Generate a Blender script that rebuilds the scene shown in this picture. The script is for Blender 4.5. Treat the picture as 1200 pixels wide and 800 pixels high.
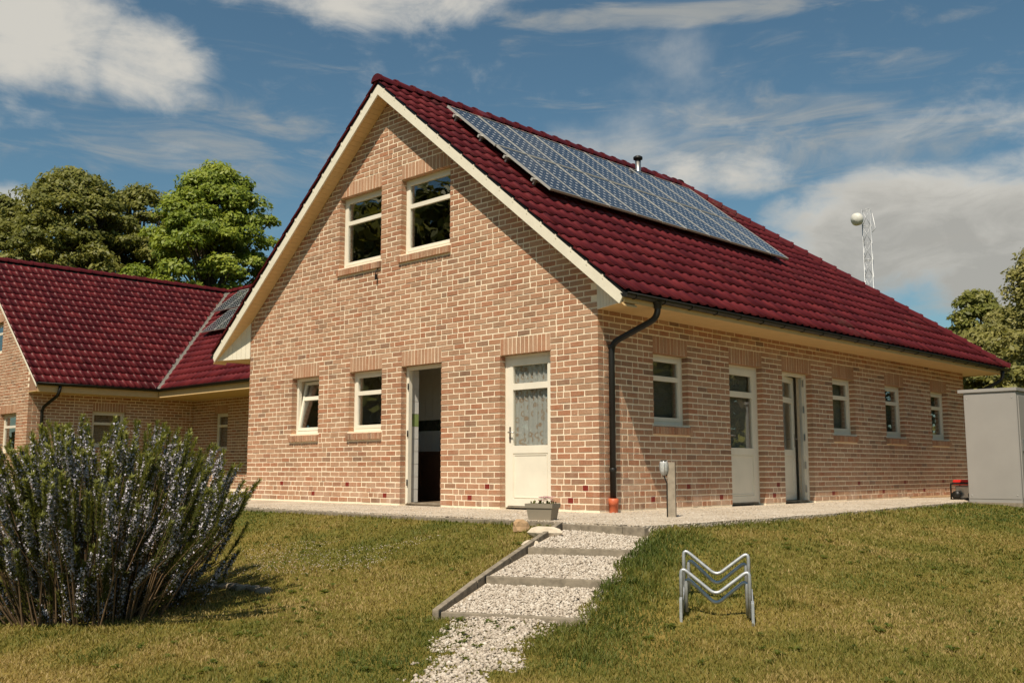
import bpy, bmesh, math, random
import numpy as np
from mathutils import Vector, Matrix

for o in list(bpy.data.objects): bpy.data.objects.remove(o)
scene = bpy.context.scene
COL = scene.collection
rad = math.radians

# ------------------------------------------------------------------ camera
F_PX = 1181.7
CAM = Vector((8.424, -10.265, 0.5285))
YAW, PITCH = rad(-44.284), rad(7.249)
cd = bpy.data.cameras.new('camera'); cam = bpy.data.objects.new('camera', cd); COL.objects.link(cam)
cd.sensor_width = 36; cd.lens = F_PX / 1200 * 36; cd.clip_end = 2000; cd.clip_start = .05
cam.location = CAM; cam.rotation_euler = (math.pi / 2 + PITCH, 0, -YAW)
scene.camera = cam

# ------------------------------------------------------------------ view + light
scene.view_settings.view_transform = 'Standard'; scene.view_settings.look = 'None'
scene.view_settings.exposure = 0.16; scene.view_settings.gamma = 1
SUN = Vector((0.120, -0.27, 0.42)).normalized()
sl = bpy.data.lights.new('sun', 'SUN'); sl.energy = 5.0; sl.angle = rad(.5); sl.color = (1, .895, .73)
so = bpy.data.objects.new('sun', sl); COL.objects.link(so); so.location = (10, -25, 35)
so.rotation_euler = SUN.to_track_quat('Z', 'Y').to_euler()

FWD = Vector((math.cos(PITCH) * math.sin(YAW), math.cos(PITCH) * math.cos(YAW), math.sin(PITCH)))
RGT = Vector((math.cos(YAW), -math.sin(YAW), 0)); UPV = RGT.cross(FWD)
def ray(u, v): return RGT * ((u - 600) / F_PX) + UPV * ((400 - v) / F_PX) + FWD
def azel(u, v):
    d = ray(u, v).normalized(); return math.atan2(d.x, d.y), math.asin(d.z)

world = bpy.data.worlds.new('World'); scene.world = world; world.use_nodes = True
def build_world():
    nt = world.node_tree; nt.nodes.clear()
    N = nt.nodes.new; K = nt.links.new
    def m(op, a, b=None, c=None, clamp=False):
        n = N('ShaderNodeMath'); n.operation = op; n.use_clamp = clamp
        for i, x in enumerate((a, b, c)):
            if x is None: continue
            if isinstance(x, (int, float)): n.inputs[i].default_value = x
            else: K(x, n.inputs[i])
        return n.outputs[0]
    out = N('ShaderNodeOutputWorld'); bg = N('ShaderNodeBackground'); bg.inputs[1].default_value = 0.054
    K(bg.outputs[0], out.inputs[0])
    sky = N('ShaderNodeTexSky'); sky.sky_type = 'NISHITA'; sky.sun_disc = False
    sky.sun_elevation = math.asin(SUN.z); sky.sun_rotation = math.atan2(SUN.x, SUN.y)
    sky.air_density = 1.0; sky.dust_density = .6; sky.ozone_density = 1.5
    tc = N('ShaderNodeTexCoord'); sep = N('ShaderNodeSeparateXYZ'); K(tc.outputs['Generated'], sep.inputs[0])
    X, Y, Z = sep.outputs
    az = m('ARCTAN2', X, Y); el = m('ARCSINE', Z)
    def cvec(sa, se, off=0.0):
        c = N('ShaderNodeCombineXYZ'); K(m('MULTIPLY', az, sa), c.inputs[0]); K(m('MULTIPLY', el, se), c.inputs[1])
        c.inputs[2].default_value = off; return c.outputs[0]
    def noise(vec, scale, detail, rough=.55, dist=0.0):
        n = N('ShaderNodeTexNoise'); K(vec, n.inputs['Vector']); n.inputs['Scale'].default_value = scale
        n.inputs['Detail'].default_value = detail; n.inputs['Roughness'].default_value = rough
        n.inputs['Distortion'].default_value = dist; return n.outputs['Fac']
    puff = noise(cvec(1, 1.5), 7.0, 8, .58, .25)
    fine = noise(cvec(1, 2.2, 3.0), 13.0, 9, .62, .5)
    cir = noise(cvec(1.2, 5.5, 7.0), 6.0, 9, .62, .9)
    low = noise(cvec(1, 2.2, 11.0), 2.6, 3, .5)
    def blob(u, v, ru, rv, amp=1.0):
        a0, e0 = azel(u, v); ra = ru / F_PX; re = rv / F_PX
        da = m('MULTIPLY', m('SUBTRACT', az, a0), 1 / ra); de = m('MULTIPLY', m('SUBTRACT', el, e0), 1 / re)
        q = m('ADD', m('MULTIPLY', da, da), m('MULTIPLY', de, de))
        return m('MULTIPLY', m('MAXIMUM', m('SUBTRACT', 1.0, q), 0.0), amp)
    def total(l):
        t = l[0]
        for x in l[1:]: t = m('MAXIMUM', t, x)
        return t
    # soft cumulus banks
    cum = total([blob(1090, 262, 215, 80, 1.45), blob(985, 300, 150, 60, 1.2), blob(1230, 290, 160, 95, 1.4), blob(850, 205, 110, 36, .75),
                 blob(185, 78, 95, 62, 1.15), blob(30, 45, 140, 75, .9), blob(400, -20, 330, 52, .8), blob(10, 240, 34, 30, 1.0),
                 blob(1165, 352, 60, 26, .85), blob(1120, 140, 120, 46, .45), blob(0, 130, 70, 30, .5)])
    cd_ = m('ADD', cum, m('MULTIPLY', m('SUBTRACT', puff, .5), 1.9))
    cd_ = m('ADD', cd_, m('MULTIPLY', m('SUBTRACT', fine, .5), 1.3))
    base = m('MULTIPLY', m('SUBTRACT', low, .60), 3.0)
    cd_ = m('MAXIMUM', cd_, m('ADD', base, m('MULTIPLY', m('SUBTRACT', puff, .5), 1.5)))
    cmask = N('ShaderNodeMapRange'); cmask.interpolation_type = 'SMOOTHSTEP'; K(cd_, cmask.inputs[0])
    cmask.inputs[1].default_value = .08; cmask.inputs[2].default_value = 1.05; cmask.inputs[4].default_value = .93
    # thin cirrus veils and streaks
    ci = total([blob(820, 14, 310, 22, 1.0), blob(230, 170, 320, 70, .62), blob(420, 190, 260, 75, .55), blob(900, 165, 430, 78, .62),
                blob(780, 155, 320, 38, .5), blob(150, 180, 200, 42, .6), blob(1150, 105, 140, 36, .5)])
    ci = m('MAXIMUM', ci, m('MULTIPLY', low, .36))
    cm2 = N('ShaderNodeMapRange'); cm2.interpolation_type = 'SMOOTHSTEP'
    K(m('ADD', ci, m('MULTIPLY', m('SUBTRACT', cir, .5), 2.3)), cm2.inputs[0])
    cm2.inputs[1].default_value = .22; cm2.inputs[2].default_value = 1.15; cm2.inputs[4].default_value = .72
    # cloud shade: bright where thin/top, grey in the thick core
    sh = N('ShaderNodeMapRange'); K(m('ADD', m('ADD', m('MULTIPLY', cd_, .7), m('MULTIPLY', m('SUBTRACT', azel(1090, 262)[1], el), 9.0)), m('MULTIPLY', m('SUBTRACT', fine, .5), 1.3)), sh.inputs[0])
    sh.inputs[1].default_value = .1; sh.inputs[2].default_value = 1.2
    ccol = N('ShaderNodeMix'); ccol.data_type = 'RGBA'; K(sh.outputs[0], ccol.inputs[0])
    ccol.inputs[6].default_value = (11.0, 10.5, 9.4, 1); ccol.inputs[7].default_value = (6.9, 6.6, 5.9, 1)
    tint = N('ShaderNodeMix'); tint.data_type = 'RGBA'; tint.blend_type = 'MULTIPLY'; tint.inputs[0].default_value = 1
    K(sky.outputs[0], tint.inputs[6]); tint.inputs[7].default_value = SKY_TINT
    mx = N('ShaderNodeMix'); mx.data_type = 'RGBA'; K(cm2.outputs[0], mx.inputs[0]); K(tint.outputs[2], mx.inputs[6])
    mx.inputs[7].default_value = (7.0, 6.9, 6.3, 1)
    mx2 = N('ShaderNodeMix'); mx2.data_type = 'RGBA'; K(cmask.outputs[0], mx2.inputs[0]); K(mx.outputs[2], mx2.inputs[6]); K(ccol.outputs[2], mx2.inputs[7])
    K(mx2.outputs[2], bg.inputs[0])
SKY_TINT = (1.04, 1.34, 1.26, 1)
build_world()

# ------------------------------------------------------------------ helpers
rng = random.Random(7); NR = np.random.default_rng(11)
Z = Vector((0, 0, 1))
WM = {}
def V(*a): return Vector(a)
def lin(r, g, b):
    f = lambda c: (c / 255 / 12.92) if c / 255 <= .04045 else ((c / 255 + .055) / 1.055) ** 2.4
    return (f(r), f(g), f(b), 1)
def link(o, parent=None, mw=None):
    COL.objects.link(o)
    mw = mw or Matrix.Identity(4)
    o.matrix_basis = mw; WM[o.name] = mw
    if parent is not None:
        o.parent = parent; o.matrix_parent_inverse = WM[parent.name].inverted()
    return o
def tag(o, label=None, cat=None, group=None, kind=None):
    if label: o['label'] = label
    if cat: o['category'] = cat
    if group: o['group'] = group
    if kind: o['kind'] = kind
    return o
def thing(name, loc, label, cat, group=None):
    o = bpy.data.objects.new(name, None); o.empty_display_size = .2
    link(o, None, Matrix.Translation(loc)); return tag(o, label, cat, group)

class MB:
    def __init__(s): s.v = []; s.f = []; s.t = []; s.s = []
    def add(s, verts, faces, tone=0.0, smooth=False):
        b = len(s.v); s.v += [tuple(x) for x in verts]
        s.f += [tuple(b + i for i in f) for f in faces]; s.t += [tone] * len(faces); s.s += [smooth] * len(faces)
    def box(s, o, a, b, c, tone=0.0):
        o = Vector(o); a = Vector(a); b = Vector(b); c = Vector(c)
        vs = [o, o + a, o + a + b, o + b, o + c, o + a + c, o + a + b + c, o + b + c]
        fs = [(0, 3, 2, 1), (4, 5, 6, 7), (0, 1, 5, 4), (1, 2, 6, 5), (2, 3, 7, 6), (3, 0, 4, 7)]
        if a.cross(b).dot(c) < 0: fs = [f[::-1] for f in fs]
        s.add(vs, fs, tone)
    def aabb(s, x0, x1, y0, y1, z0, z1, tone=0.0):
        s.box((x0, y0, z0), (x1 - x0, 0, 0), (0, y1 - y0, 0), (0, 0, z1 - z0), tone)
    def prism(s, poly, ext, tone=0.0):
        n = len(poly); ext = Vector(ext); P = [Vector(p) for p in poly]
        vs = P + [p + ext for p in P]
        s.add(vs, [tuple(range(n))[::-1], tuple(range(n, 2 * n))] + [(i, (i + 1) % n, n + (i + 1) % n, n + i) for i in range(n)], tone)
    def tube(s, pts, r, seg=8, cap=True, tone=0.0, smooth=True):
        pts = [Vector(p) for p in pts]; n = len(pts)
        rs = r if isinstance(r, (list, tuple)) else [r] * n
        vs = []; up = None
        for i, p in enumerate(pts):
            d = (pts[min(i + 1, n - 1)] - pts[max(i - 1, 0)]).normalized()
            if up is None: up = d.orthogonal().normalized()
            up = (up - d * up.dot(d)).normalized(); w = d.cross(up)
            for k in range(seg):
                a = 2 * math.pi * k / seg; vs.append(p + (up * math.cos(a) + w * math.sin(a)) * rs[i])
        fs = [(i * seg + k, i * seg + (k + 1) % seg, (i + 1) * seg + (k + 1) % seg, (i + 1) * seg + k) for i in range(n - 1) for k in range(seg)]
        s.add(vs, fs, tone, smooth)
        if cap:
            b = len(s.v) - len(vs)
            s.f += [tuple(b + k for k in range(seg))[::-1], tuple(b + (n - 1) * seg + k for k in range(seg))]; s.t += [tone] * 2; s.s += [False] * 2
    def lathe(s, o, prof, seg=16, axis=Z, tone=0.0):
        o = Vector(o); axis = Vector(axis).normalized(); e = axis.orthogonal().normalized(); w = axis.cross(e)
        vs = [o + axis * h + (e * math.cos(2 * math.pi * k / seg) + w * math.sin(2 * math.pi * k / seg)) * r for r, h in prof for k in range(seg)]
        n = len(prof)
        fs = [(i * seg + k, i * seg + (k + 1) % seg, (i + 1) * seg + (k + 1) % seg, (i + 1) * seg + k) for i in range(n - 1) for k in range(seg)]
        s.add(vs, fs, tone, True)
    def mesh(s, name, mat):
        me = bpy.data.meshes.new(name); me.from_pydata(s.v, [], s.f); me.update()
        if any(s.t):
            a = me.attributes.new('tone', 'FLOAT', 'FACE'); a.data.foreach_set('value', s.t)
        if any(s.s): me.polygons.foreach_set('use_smooth', s.s)
        me.materials.append(mat); return me
    def build(s, name, mat, parent=None, bevel=0.0):
        me = s.mesh(name, mat)
        if bevel:
            bm = bmesh.new(); bm.from_mesh(me)
            bmesh.ops.recalc_face_normals(bm, faces=bm.faces)
            es = [e for e in bm.edges if len(e.link_faces) == 2 and e.calc_face_angle(0) > .6]
            bmesh.ops.bevel(bm, geom=es, offset=bevel, segments=2, profile=.7, affect='EDGES', clamp_overlap=True)
            bm.to_mesh(me); bm.free()
        return link(bpy.data.objects.new(name, me), parent)

def np_mesh(name, verts, faces, mat, tone=None, parent=None, smooth=False):
    """verts (n,3), faces (m,k) arrays"""
    me = bpy.data.meshes.new(name); nv = len(verts); m, k = faces.shape
    me.vertices.add(nv); me.vertices.foreach_set('co', np.ascontiguousarray(verts, dtype=np.float32).ravel())
    me.loops.add(m * k); me.loops.foreach_set('vertex_index', np.ascontiguousarray(faces, dtype=np.int32).ravel())
    me.polygons.add(m); me.polygons.foreach_set('loop_start', np.arange(0, m * k, k, dtype=np.int32))
    me.update(calc_edges=True)
    if tone is not None:
        a = me.attributes.new('tone', 'FLOAT', 'FACE'); a.data.foreach_set('value', np.ascontiguousarray(tone, dtype=np.float32))
    if smooth: me.polygons.foreach_set('use_smooth', np.ones(m, dtype=bool))
    me.materials.append(mat)
    return link(bpy.data.objects.new(name, me), parent)

# ------------------------------------------------------------------ materials
def ramp_node(nt, stops, interp='LINEAR'):
    r = nt.nodes.new('ShaderNodeValToRGB'); r.color_ramp.interpolation = interp; e = r.color_ramp.elements
    while len(e) < len(stops): e.new(.5)
    for i, (p, c) in enumerate(stops): e[i].position = p; e[i].color = c if len(c) == 4 else (*c, 1)
    return r
def base_mat(name, rough=.6, spec=.4):
    m = bpy.data.materials.new(name); m.use_nodes = True; b = m.node_tree.nodes['Principled BSDF']
    b.inputs['Roughness'].default_value = rough; b.inputs['Specular IOR Level'].default_value = spec
    return m, m.node_tree, b
def tone_socket(nt):
    a = nt.nodes.new('ShaderNodeAttribute'); a.attribute_name = 'tone'; a.attribute_type = 'GEOMETRY'
    c = nt.nodes.new('ShaderNodeAttribute'); c.attribute_name = 'tone'; c.attribute_type = 'OBJECT'
    s = nt.nodes.new('ShaderNodeMath'); s.operation = 'ADD'; nt.links.new(a.outputs['Fac'], s.inputs[0]); nt.links.new(c.outputs['Fac'], s.inputs[1])
    return s.outputs[0]
def noise_node(nt, scale, detail=4, rough=.55, coord='pos', vec=None):
    n = nt.nodes.new('ShaderNodeTexNoise'); n.inputs['Scale'].default_value = scale; n.inputs['Detail'].default_value = detail; n.inputs['Roughness'].default_value = rough
    if vec is None:
        if coord == 'pos': vec = nt.nodes.new('ShaderNodeNewGeometry').outputs['Position']
        else: vec = nt.nodes.new('ShaderNodeTexCoord').outputs['Object']
    nt.links.new(vec, n.inputs['Vector']); return n.outputs['Fac']
def mixc(nt, fac, a, b, blend='MIX'):
    n = nt.nodes.new('ShaderNodeMix'); n.data_type = 'RGBA'; n.blend_type = blend
    for i, x in ((0, fac), (6, a), (7, b)):
        if isinstance(x, (int, float)): n.inputs[i].default_value = x
        elif isinstance(x, tuple): n.inputs[i].default_value = x if len(x) == 4 else (*x, 1)
        else: nt.links.new(x, n.inputs[i])
    return n.outputs[2]
def bump(nt, b, h, strength=.3, dist=.01):
    n = nt.nodes.new('ShaderNodeBump'); n.inputs['Strength'].default_value = strength; n.inputs['Distance'].default_value = dist
    nt.links.new(h, n.inputs['Height']); nt.links.new(n.outputs[0], b.inputs['Normal'])
def mul(c, k): return tuple(x * k for x in c[:3]) + (1,)

M = {}
def mat_brick():
    m, nt, b = base_mat('brick', .85, .25)
    t = tone_socket(nt)
    r = ramp_node(nt, [(0, (.30, .165, .100)), (.12, (.39, .218, .132)), (.30, (.45, .255, .158)), (.45, (.42, .202, .114)), (.58, (.49, .292, .186)),
                       (.72, (.43, .218, .128)), (.86, (.40, .165, .088)), (.95, (.30, .165, .104)), (1, (.24, .135, .088))])
    nt.links.new(t, r.inputs[0])
    n1 = noise_node(nt, 46, 7, .78); n2 = noise_node(nt, 9, 3)
    rr = ramp_node(nt, [(.30, (.45, .41, .37)), (.42, (.88, .87, .86)), (.55, (1.02, 1.02, 1.02)), (.72, (1.30, 1.28, 1.24))]); nt.links.new(n1, rr.inputs[0])
    c = mixc(nt, 1, r.outputs[0], rr.outputs[0], 'MULTIPLY')
    r2 = ramp_node(nt, [(.35, (0, 0, 0)), (.75, (.28, .28, .28))]); nt.links.new(n2, r2.inputs[0])
    c = mixc(nt, r2.outputs[0], c, (.50, .36, .24))
    # broad weathering and lime bloom on the lowest courses, uneven stains
    n3 = noise_node(nt, .9, 6, .65); r4 = ramp_node(nt, [(.3, (.84, .83, .82)), (.5, (1, 1, 1)), (.72, (1.07, 1.06, 1.05))]); nt.links.new(n3, r4.inputs[0]); c = mixc(nt, 1, c, r4.outputs[0], 'MULTIPLY')
    sx = nt.nodes.new('ShaderNodeSeparateXYZ'); nt.links.new(nt.nodes.new('ShaderNodeNewGeometry').outputs['Position'], sx.inputs[0])
    mr = nt.nodes.new('ShaderNodeMapRange'); nt.links.new(sx.outputs[2], mr.inputs[0]); mr.inputs[1].default_value = .55; mr.inputs[2].default_value = 0.0; mr.inputs[4].default_value = .9
    n4 = noise_node(nt, 2.2, 6, .7); r5 = ramp_node(nt, [(.48, (0, 0, 0)), (.68, (.75, .75, .75))]); nt.links.new(n4, r5.inputs[0])
    mu = nt.nodes.new('ShaderNodeMath'); mu.operation = 'MULTIPLY'; nt.links.new(mr.outputs[0], mu.inputs[0]); nt.links.new(r5.outputs[0], mu.inputs[1])
    c = mixc(nt, mu.outputs[0], c, (.56, .44, .35))
    nt.links.new(c, b.inputs['Base Color']); bump(nt, b, n1, .8, .008); return m
def mat_simple(name, col, rough=.6, spec=.4, nscale=0, namt=.15, metallic=0, bumpd=0, coord='pos'):
    m, nt, b = base_mat(name, rough, spec); b.inputs['Metallic'].default_value = metallic
    col = col if len(col) == 4 else (*col, 1)
    if nscale:
        n = noise_node(nt, nscale, 5, .6, coord)
        r = ramp_node(nt, [(.25, (1 - namt,) * 3), (.75, (1 + namt,) * 3)]); nt.links.new(n, r.inputs[0])
        nt.links.new(mixc(nt, 1, col, r.outputs[0], 'MULTIPLY'), b.inputs['Base Color'])
        if bumpd: bump(nt, b, n, .5, bumpd)
    else: b.inputs['Base Color'].default_value = col
    return m
def mat_tile():
    m, nt, b = base_mat('glazed_tile', .42, .22)
    t = tone_socket(nt); r = ramp_node(nt, [(0, (.020, .0060, .0060)), (.03, (.070, .0080, .0100)), (.5, (.100, .0110, .0132)), (1, (.138, .0180, .0190))]); nt.links.new(t, r.inputs[0])  # lowest stop is the shadow tone painted on the tile lips
    n = noise_node(nt, 5, 6, .65)
    rr = ramp_node(nt, [(.3, (.76, .78, .8)), (.7, (1.18, 1.15, 1.12))]); nt.links.new(n, rr.inputs[0])
    c_ = mixc(nt, 1, r.outputs[0], rr.outputs[0], 'MULTIPLY')
    nl = noise_node(nt, 22, 5, .75); n0 = noise_node(nt, .7, 3, .6); ml = nt.nodes.new('ShaderNodeMath'); ml.operation = 'MULTIPLY'; nt.links.new(nl, ml.inputs[0]); nt.links.new(n0, ml.inputs[1])
    rl = ramp_node(nt, [(.34, (0, 0, 0)), (.43, (.35, .35, .35))]); nt.links.new(ml.outputs[0], rl.inputs[0])
    nt.links.new(mixc(nt, rl.outputs[0], c_, (.11, .075, .055)), b.inputs['Base Color'])
    r3 = ramp_node(nt, [(.3, (.36,) * 3), (.75, (.55,) * 3)]); nt.links.new(n, r3.inputs[0]); nt.links.new(r3.outputs[0], b.inputs['Roughness'])
    return m
def mat_glass(name='window_glass', tintv=.86):
    m = bpy.data.materials.new(name); m.use_nodes = True; nt = m.node_tree; nt.nodes.clear()
    out = nt.nodes.new('ShaderNodeOutputMaterial'); mix = nt.nodes.new('ShaderNodeMixShader')
    tr = nt.nodes.new('ShaderNodeBsdfTransparent'); tr.inputs[0].default_value = (tintv, tintv * 1.01, tintv, 1)
    gl = nt.nodes.new('ShaderNodeBsdfGlossy'); gl.inputs['Roughness'].default_value = .01; gl.inputs[0].default_value = (.9, .9, .9, 1)
    gg = nt.nodes.new('ShaderNodeNewGeometry'); dt = nt.nodes.new('ShaderNodeVectorMath'); dt.operation = 'DOT_PRODUCT'
    nt.links.new(gg.outputs['Incoming'], dt.inputs[0]); nt.links.new(gg.outputs['Normal'], dt.inputs[1])
    def mm(op, a, c):
        q = nt.nodes.new('ShaderNodeMath'); q.operation = op
        for i, x in enumerate((a, c)):
            if isinstance(x, (int, float)): q.inputs[i].default_value = x
            else: nt.links.new(x, q.inputs[i])
        return q
    fr = mm('ADD', mm('MULTIPLY', mm('POWER', mm('SUBTRACT', 1.0, mm('ABSOLUTE', dt.outputs['Value'], 0).outputs[0]).outputs[0], 4.0).outputs[0], .9).outputs[0], .13)
    geo = nt.nodes.new('ShaderNodeNewGeometry'); n = nt.nodes.new('ShaderNodeTexNoise'); n.inputs['Scale'].default_value = 1.5
    nt.links.new(geo.outputs['Position'], n.inputs['Vector']); bp = nt.nodes.new('ShaderNodeBump'); bp.inputs['Strength'].default_value = .05; bp.inputs['Distance'].default_value = .05
    nt.links.new(n.outputs[0], bp.inputs['Height']); nt.links.new(bp.outputs[0], gl.inputs['Normal'])
    nt.links.new(fr.outputs[0], mix.inputs[0]); nt.links.new(tr.outputs[0], mix.inputs[1]); nt.links.new(gl.outputs[0], mix.inputs[2]); nt.links.new(mix.outputs[0], out.inputs[0])
    return m
def mat_leaf(name, stops, trans=.35, rough=.5):
    m, nt, b = base_mat(name, rough, .3)
    t = tone_socket(nt); r = ramp_node(nt, stops); nt.links.new(t, r.inputs[0]); nt.links.new(r.outputs[0], b.inputs['Base Color'])
    tl = nt.nodes.new('ShaderNodeBsdfTranslucent'); mx = nt.nodes.new('ShaderNodeMixShader'); mx.inputs[0].default_value = trans
    c2 = mixc(nt, 1, r.outputs[0], (1.3, 1.25, .7), 'MULTIPLY'); nt.links.new(c2, tl.inputs[0])
    out = nt.nodes['Material Output']; nt.links.new(b.outputs[0], mx.inputs[1]); nt.links.new(tl.outputs[0], mx.inputs[2]); nt.links.new(mx.outputs[0], out.inputs[0])
    return m
def mat_ground():
    m, nt, b = base_mat('lawn_soil', .95, .1)
    n1 = noise_node(nt, .55, 5, .6); n2 = noise_node(nt, 14, 5, .7)
    r = ramp_node(nt, [(.32, (.095, .100, .018)), (.5, (.165, .138, .030)), (.68, (.240, .170, .048))]); nt.links.new(n1, r.inputs[0])
    rr = ramp_node(nt, [(.3, (.55,) * 3), (.7, (1.2,) * 3)]); nt.links.new(n2, rr.inputs[0])
    nt.links.new(mixc(nt, 1, r.outputs[0], rr.outputs[0], 'MULTIPLY'), b.inputs['Base Color']); bump(nt, b, n2, .6, .03); return m
def mat_gravel():
    m, nt, b = base_mat('gravel', .9, .2)
    vo = nt.nodes.new('ShaderNodeTexVoronoi'); vo.inputs['Scale'].default_value = 38
    nt.links.new(nt.nodes.new('ShaderNodeNewGeometry').outputs['Position'], vo.inputs['Vector'])
    r = ramp_node(nt, [(0, (.54, .465, .375)), (.5, (.63, .555, .46)), (1, (.71, .64, .545))]); nt.links.new(vo.outputs['Color'], r.inputs[0])
    r2 = ramp_node(nt, [(.2, (1, 1, 1)), (.62, (.80, .76, .71))]); nt.links.new(vo.outputs['Distance'], r2.inputs[0])
    n = noise_node(nt, 1.1, 5, .6); r3 = ramp_node(nt, [(.3, (.72, .68, .62)), (.6, (1, 1, 1))]); nt.links.new(n, r3.inputs[0])
    c = mixc(nt, 1, r.outputs[0], r2.outputs[0], 'MULTIPLY'); c = mixc(nt, 1, c, r3.outputs[0], 'MULTIPLY')
    nt.links.new(c, b.inputs['Base Color'])
    iv = nt.nodes.new('ShaderNodeMath'); iv.operation = 'SUBTRACT'; iv.inputs[0].default_value = 1; nt.links.new(vo.outputs['Distance'], iv.inputs[1])
    bump(nt, b, iv.outputs[0], .9, .015); return m
def mat_tone(name, stops, rough=.8, spec=.3, nscale=20, namt=.2):
    m, nt, b = base_mat(name, rough, spec)
    t = tone_socket(nt); r = ramp_node(nt, stops); nt.links.new(t, r.inputs[0])
    n = noise_node(nt, nscale, 5, .6); rr = ramp_node(nt, [(.3, (1 - namt,) * 3), (.7, (1 + namt,) * 3)]); nt.links.new(n, rr.inputs[0])
    nt.links.new(mixc(nt, 1, r.outputs[0], rr.outputs[0], 'MULTIPLY'), b.inputs['Base Color']); bump(nt, b, n, .4, .006); return m
def mat_solar():
    m, nt, b = base_mat('solar_cells', .10, .35)
    tc = nt.nodes.new('ShaderNodeTexCoord'); sp = nt.nodes.new('ShaderNodeSeparateXYZ'); nt.links.new(tc.outputs['Object'], sp.inputs[0])
    def mm(op, a, c=None):
        n = nt.nodes.new('ShaderNodeMath'); n.operation = op
        for i, x in enumerate((a, c)):
            if x is None: continue
            if isinstance(x, (int, float)): n.inputs[i].default_value = x
            else: nt.links.new(x, n.inputs[i])
        return n.outputs[0]
    def tri(s, p): return mm('ABSOLUTE', mm('SUBTRACT', mm('FRACT', mm('MULTIPLY', s, 1 / p)), .5))   # .5 at cell border
    fx, fy = tri(sp.outputs[0], .139), tri(sp.outputs[1], .1475)
    corner = mm('GREATER_THAN', mm('ADD', fx, fy), .80)
    line = mm('GREATER_THAN', mm('MAXIMUM', fx, fy), .493)
    w = mm('MAXIMUM', corner, line)
    n = noise_node(nt, 3, 3, .5)
    cc = ramp_node(nt, [(.3, (.018, .022, .034)), (.7, (.030, .035, .048))]); nt.links.new(n, cc.inputs[0])
    nt.links.new(mixc(nt, w, cc.outputs[0], (.62, .62, .60)), b.inputs['Base Color'])
    b.inputs['Coat Weight'].default_value = .15; b.inputs['Coat Roughness'].default_value = .05
    return m
def mat_curtain():
    m, nt, b = base_mat('sheer_curtain', .9, .1)
    vo = nt.nodes.new('ShaderNodeTexVoronoi'); vo.inputs['Scale'].default_value = 10; vo.inputs['Randomness'].default_value = .6
    tc = nt.nodes.new('ShaderNodeTexCoord'); nt.links.new(tc.outputs['Object'], vo.inputs['Vector'])
    r = ramp_node(nt, [(.27, (0, 0, 0)), (.33, (1, 1, 1)), (.42, (1, 1, 1)), (.48, (0, 0, 0))]); nt.links.new(vo.outputs['Distance'], r.inputs[0])
    nt.links.new(mixc(nt, r.outputs[0], (.90, .89, .85), (.72, .54, .40)), b.inputs['Base Color'])
    tl = nt.nodes.new('ShaderNodeBsdfTranslucent'); tl.inputs[0].default_value = (.7, .68, .62, 1); mx = nt.nodes.new('ShaderNodeMixShader'); mx.inputs[0].default_value = .2
    out = nt.nodes['Material Output']; nt.links.new(b.outputs[0], mx.inputs[1]); nt.links.new(tl.outputs[0], mx.inputs[2]); nt.links.new(mx.outputs[0], out.inputs[0]); return m
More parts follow.
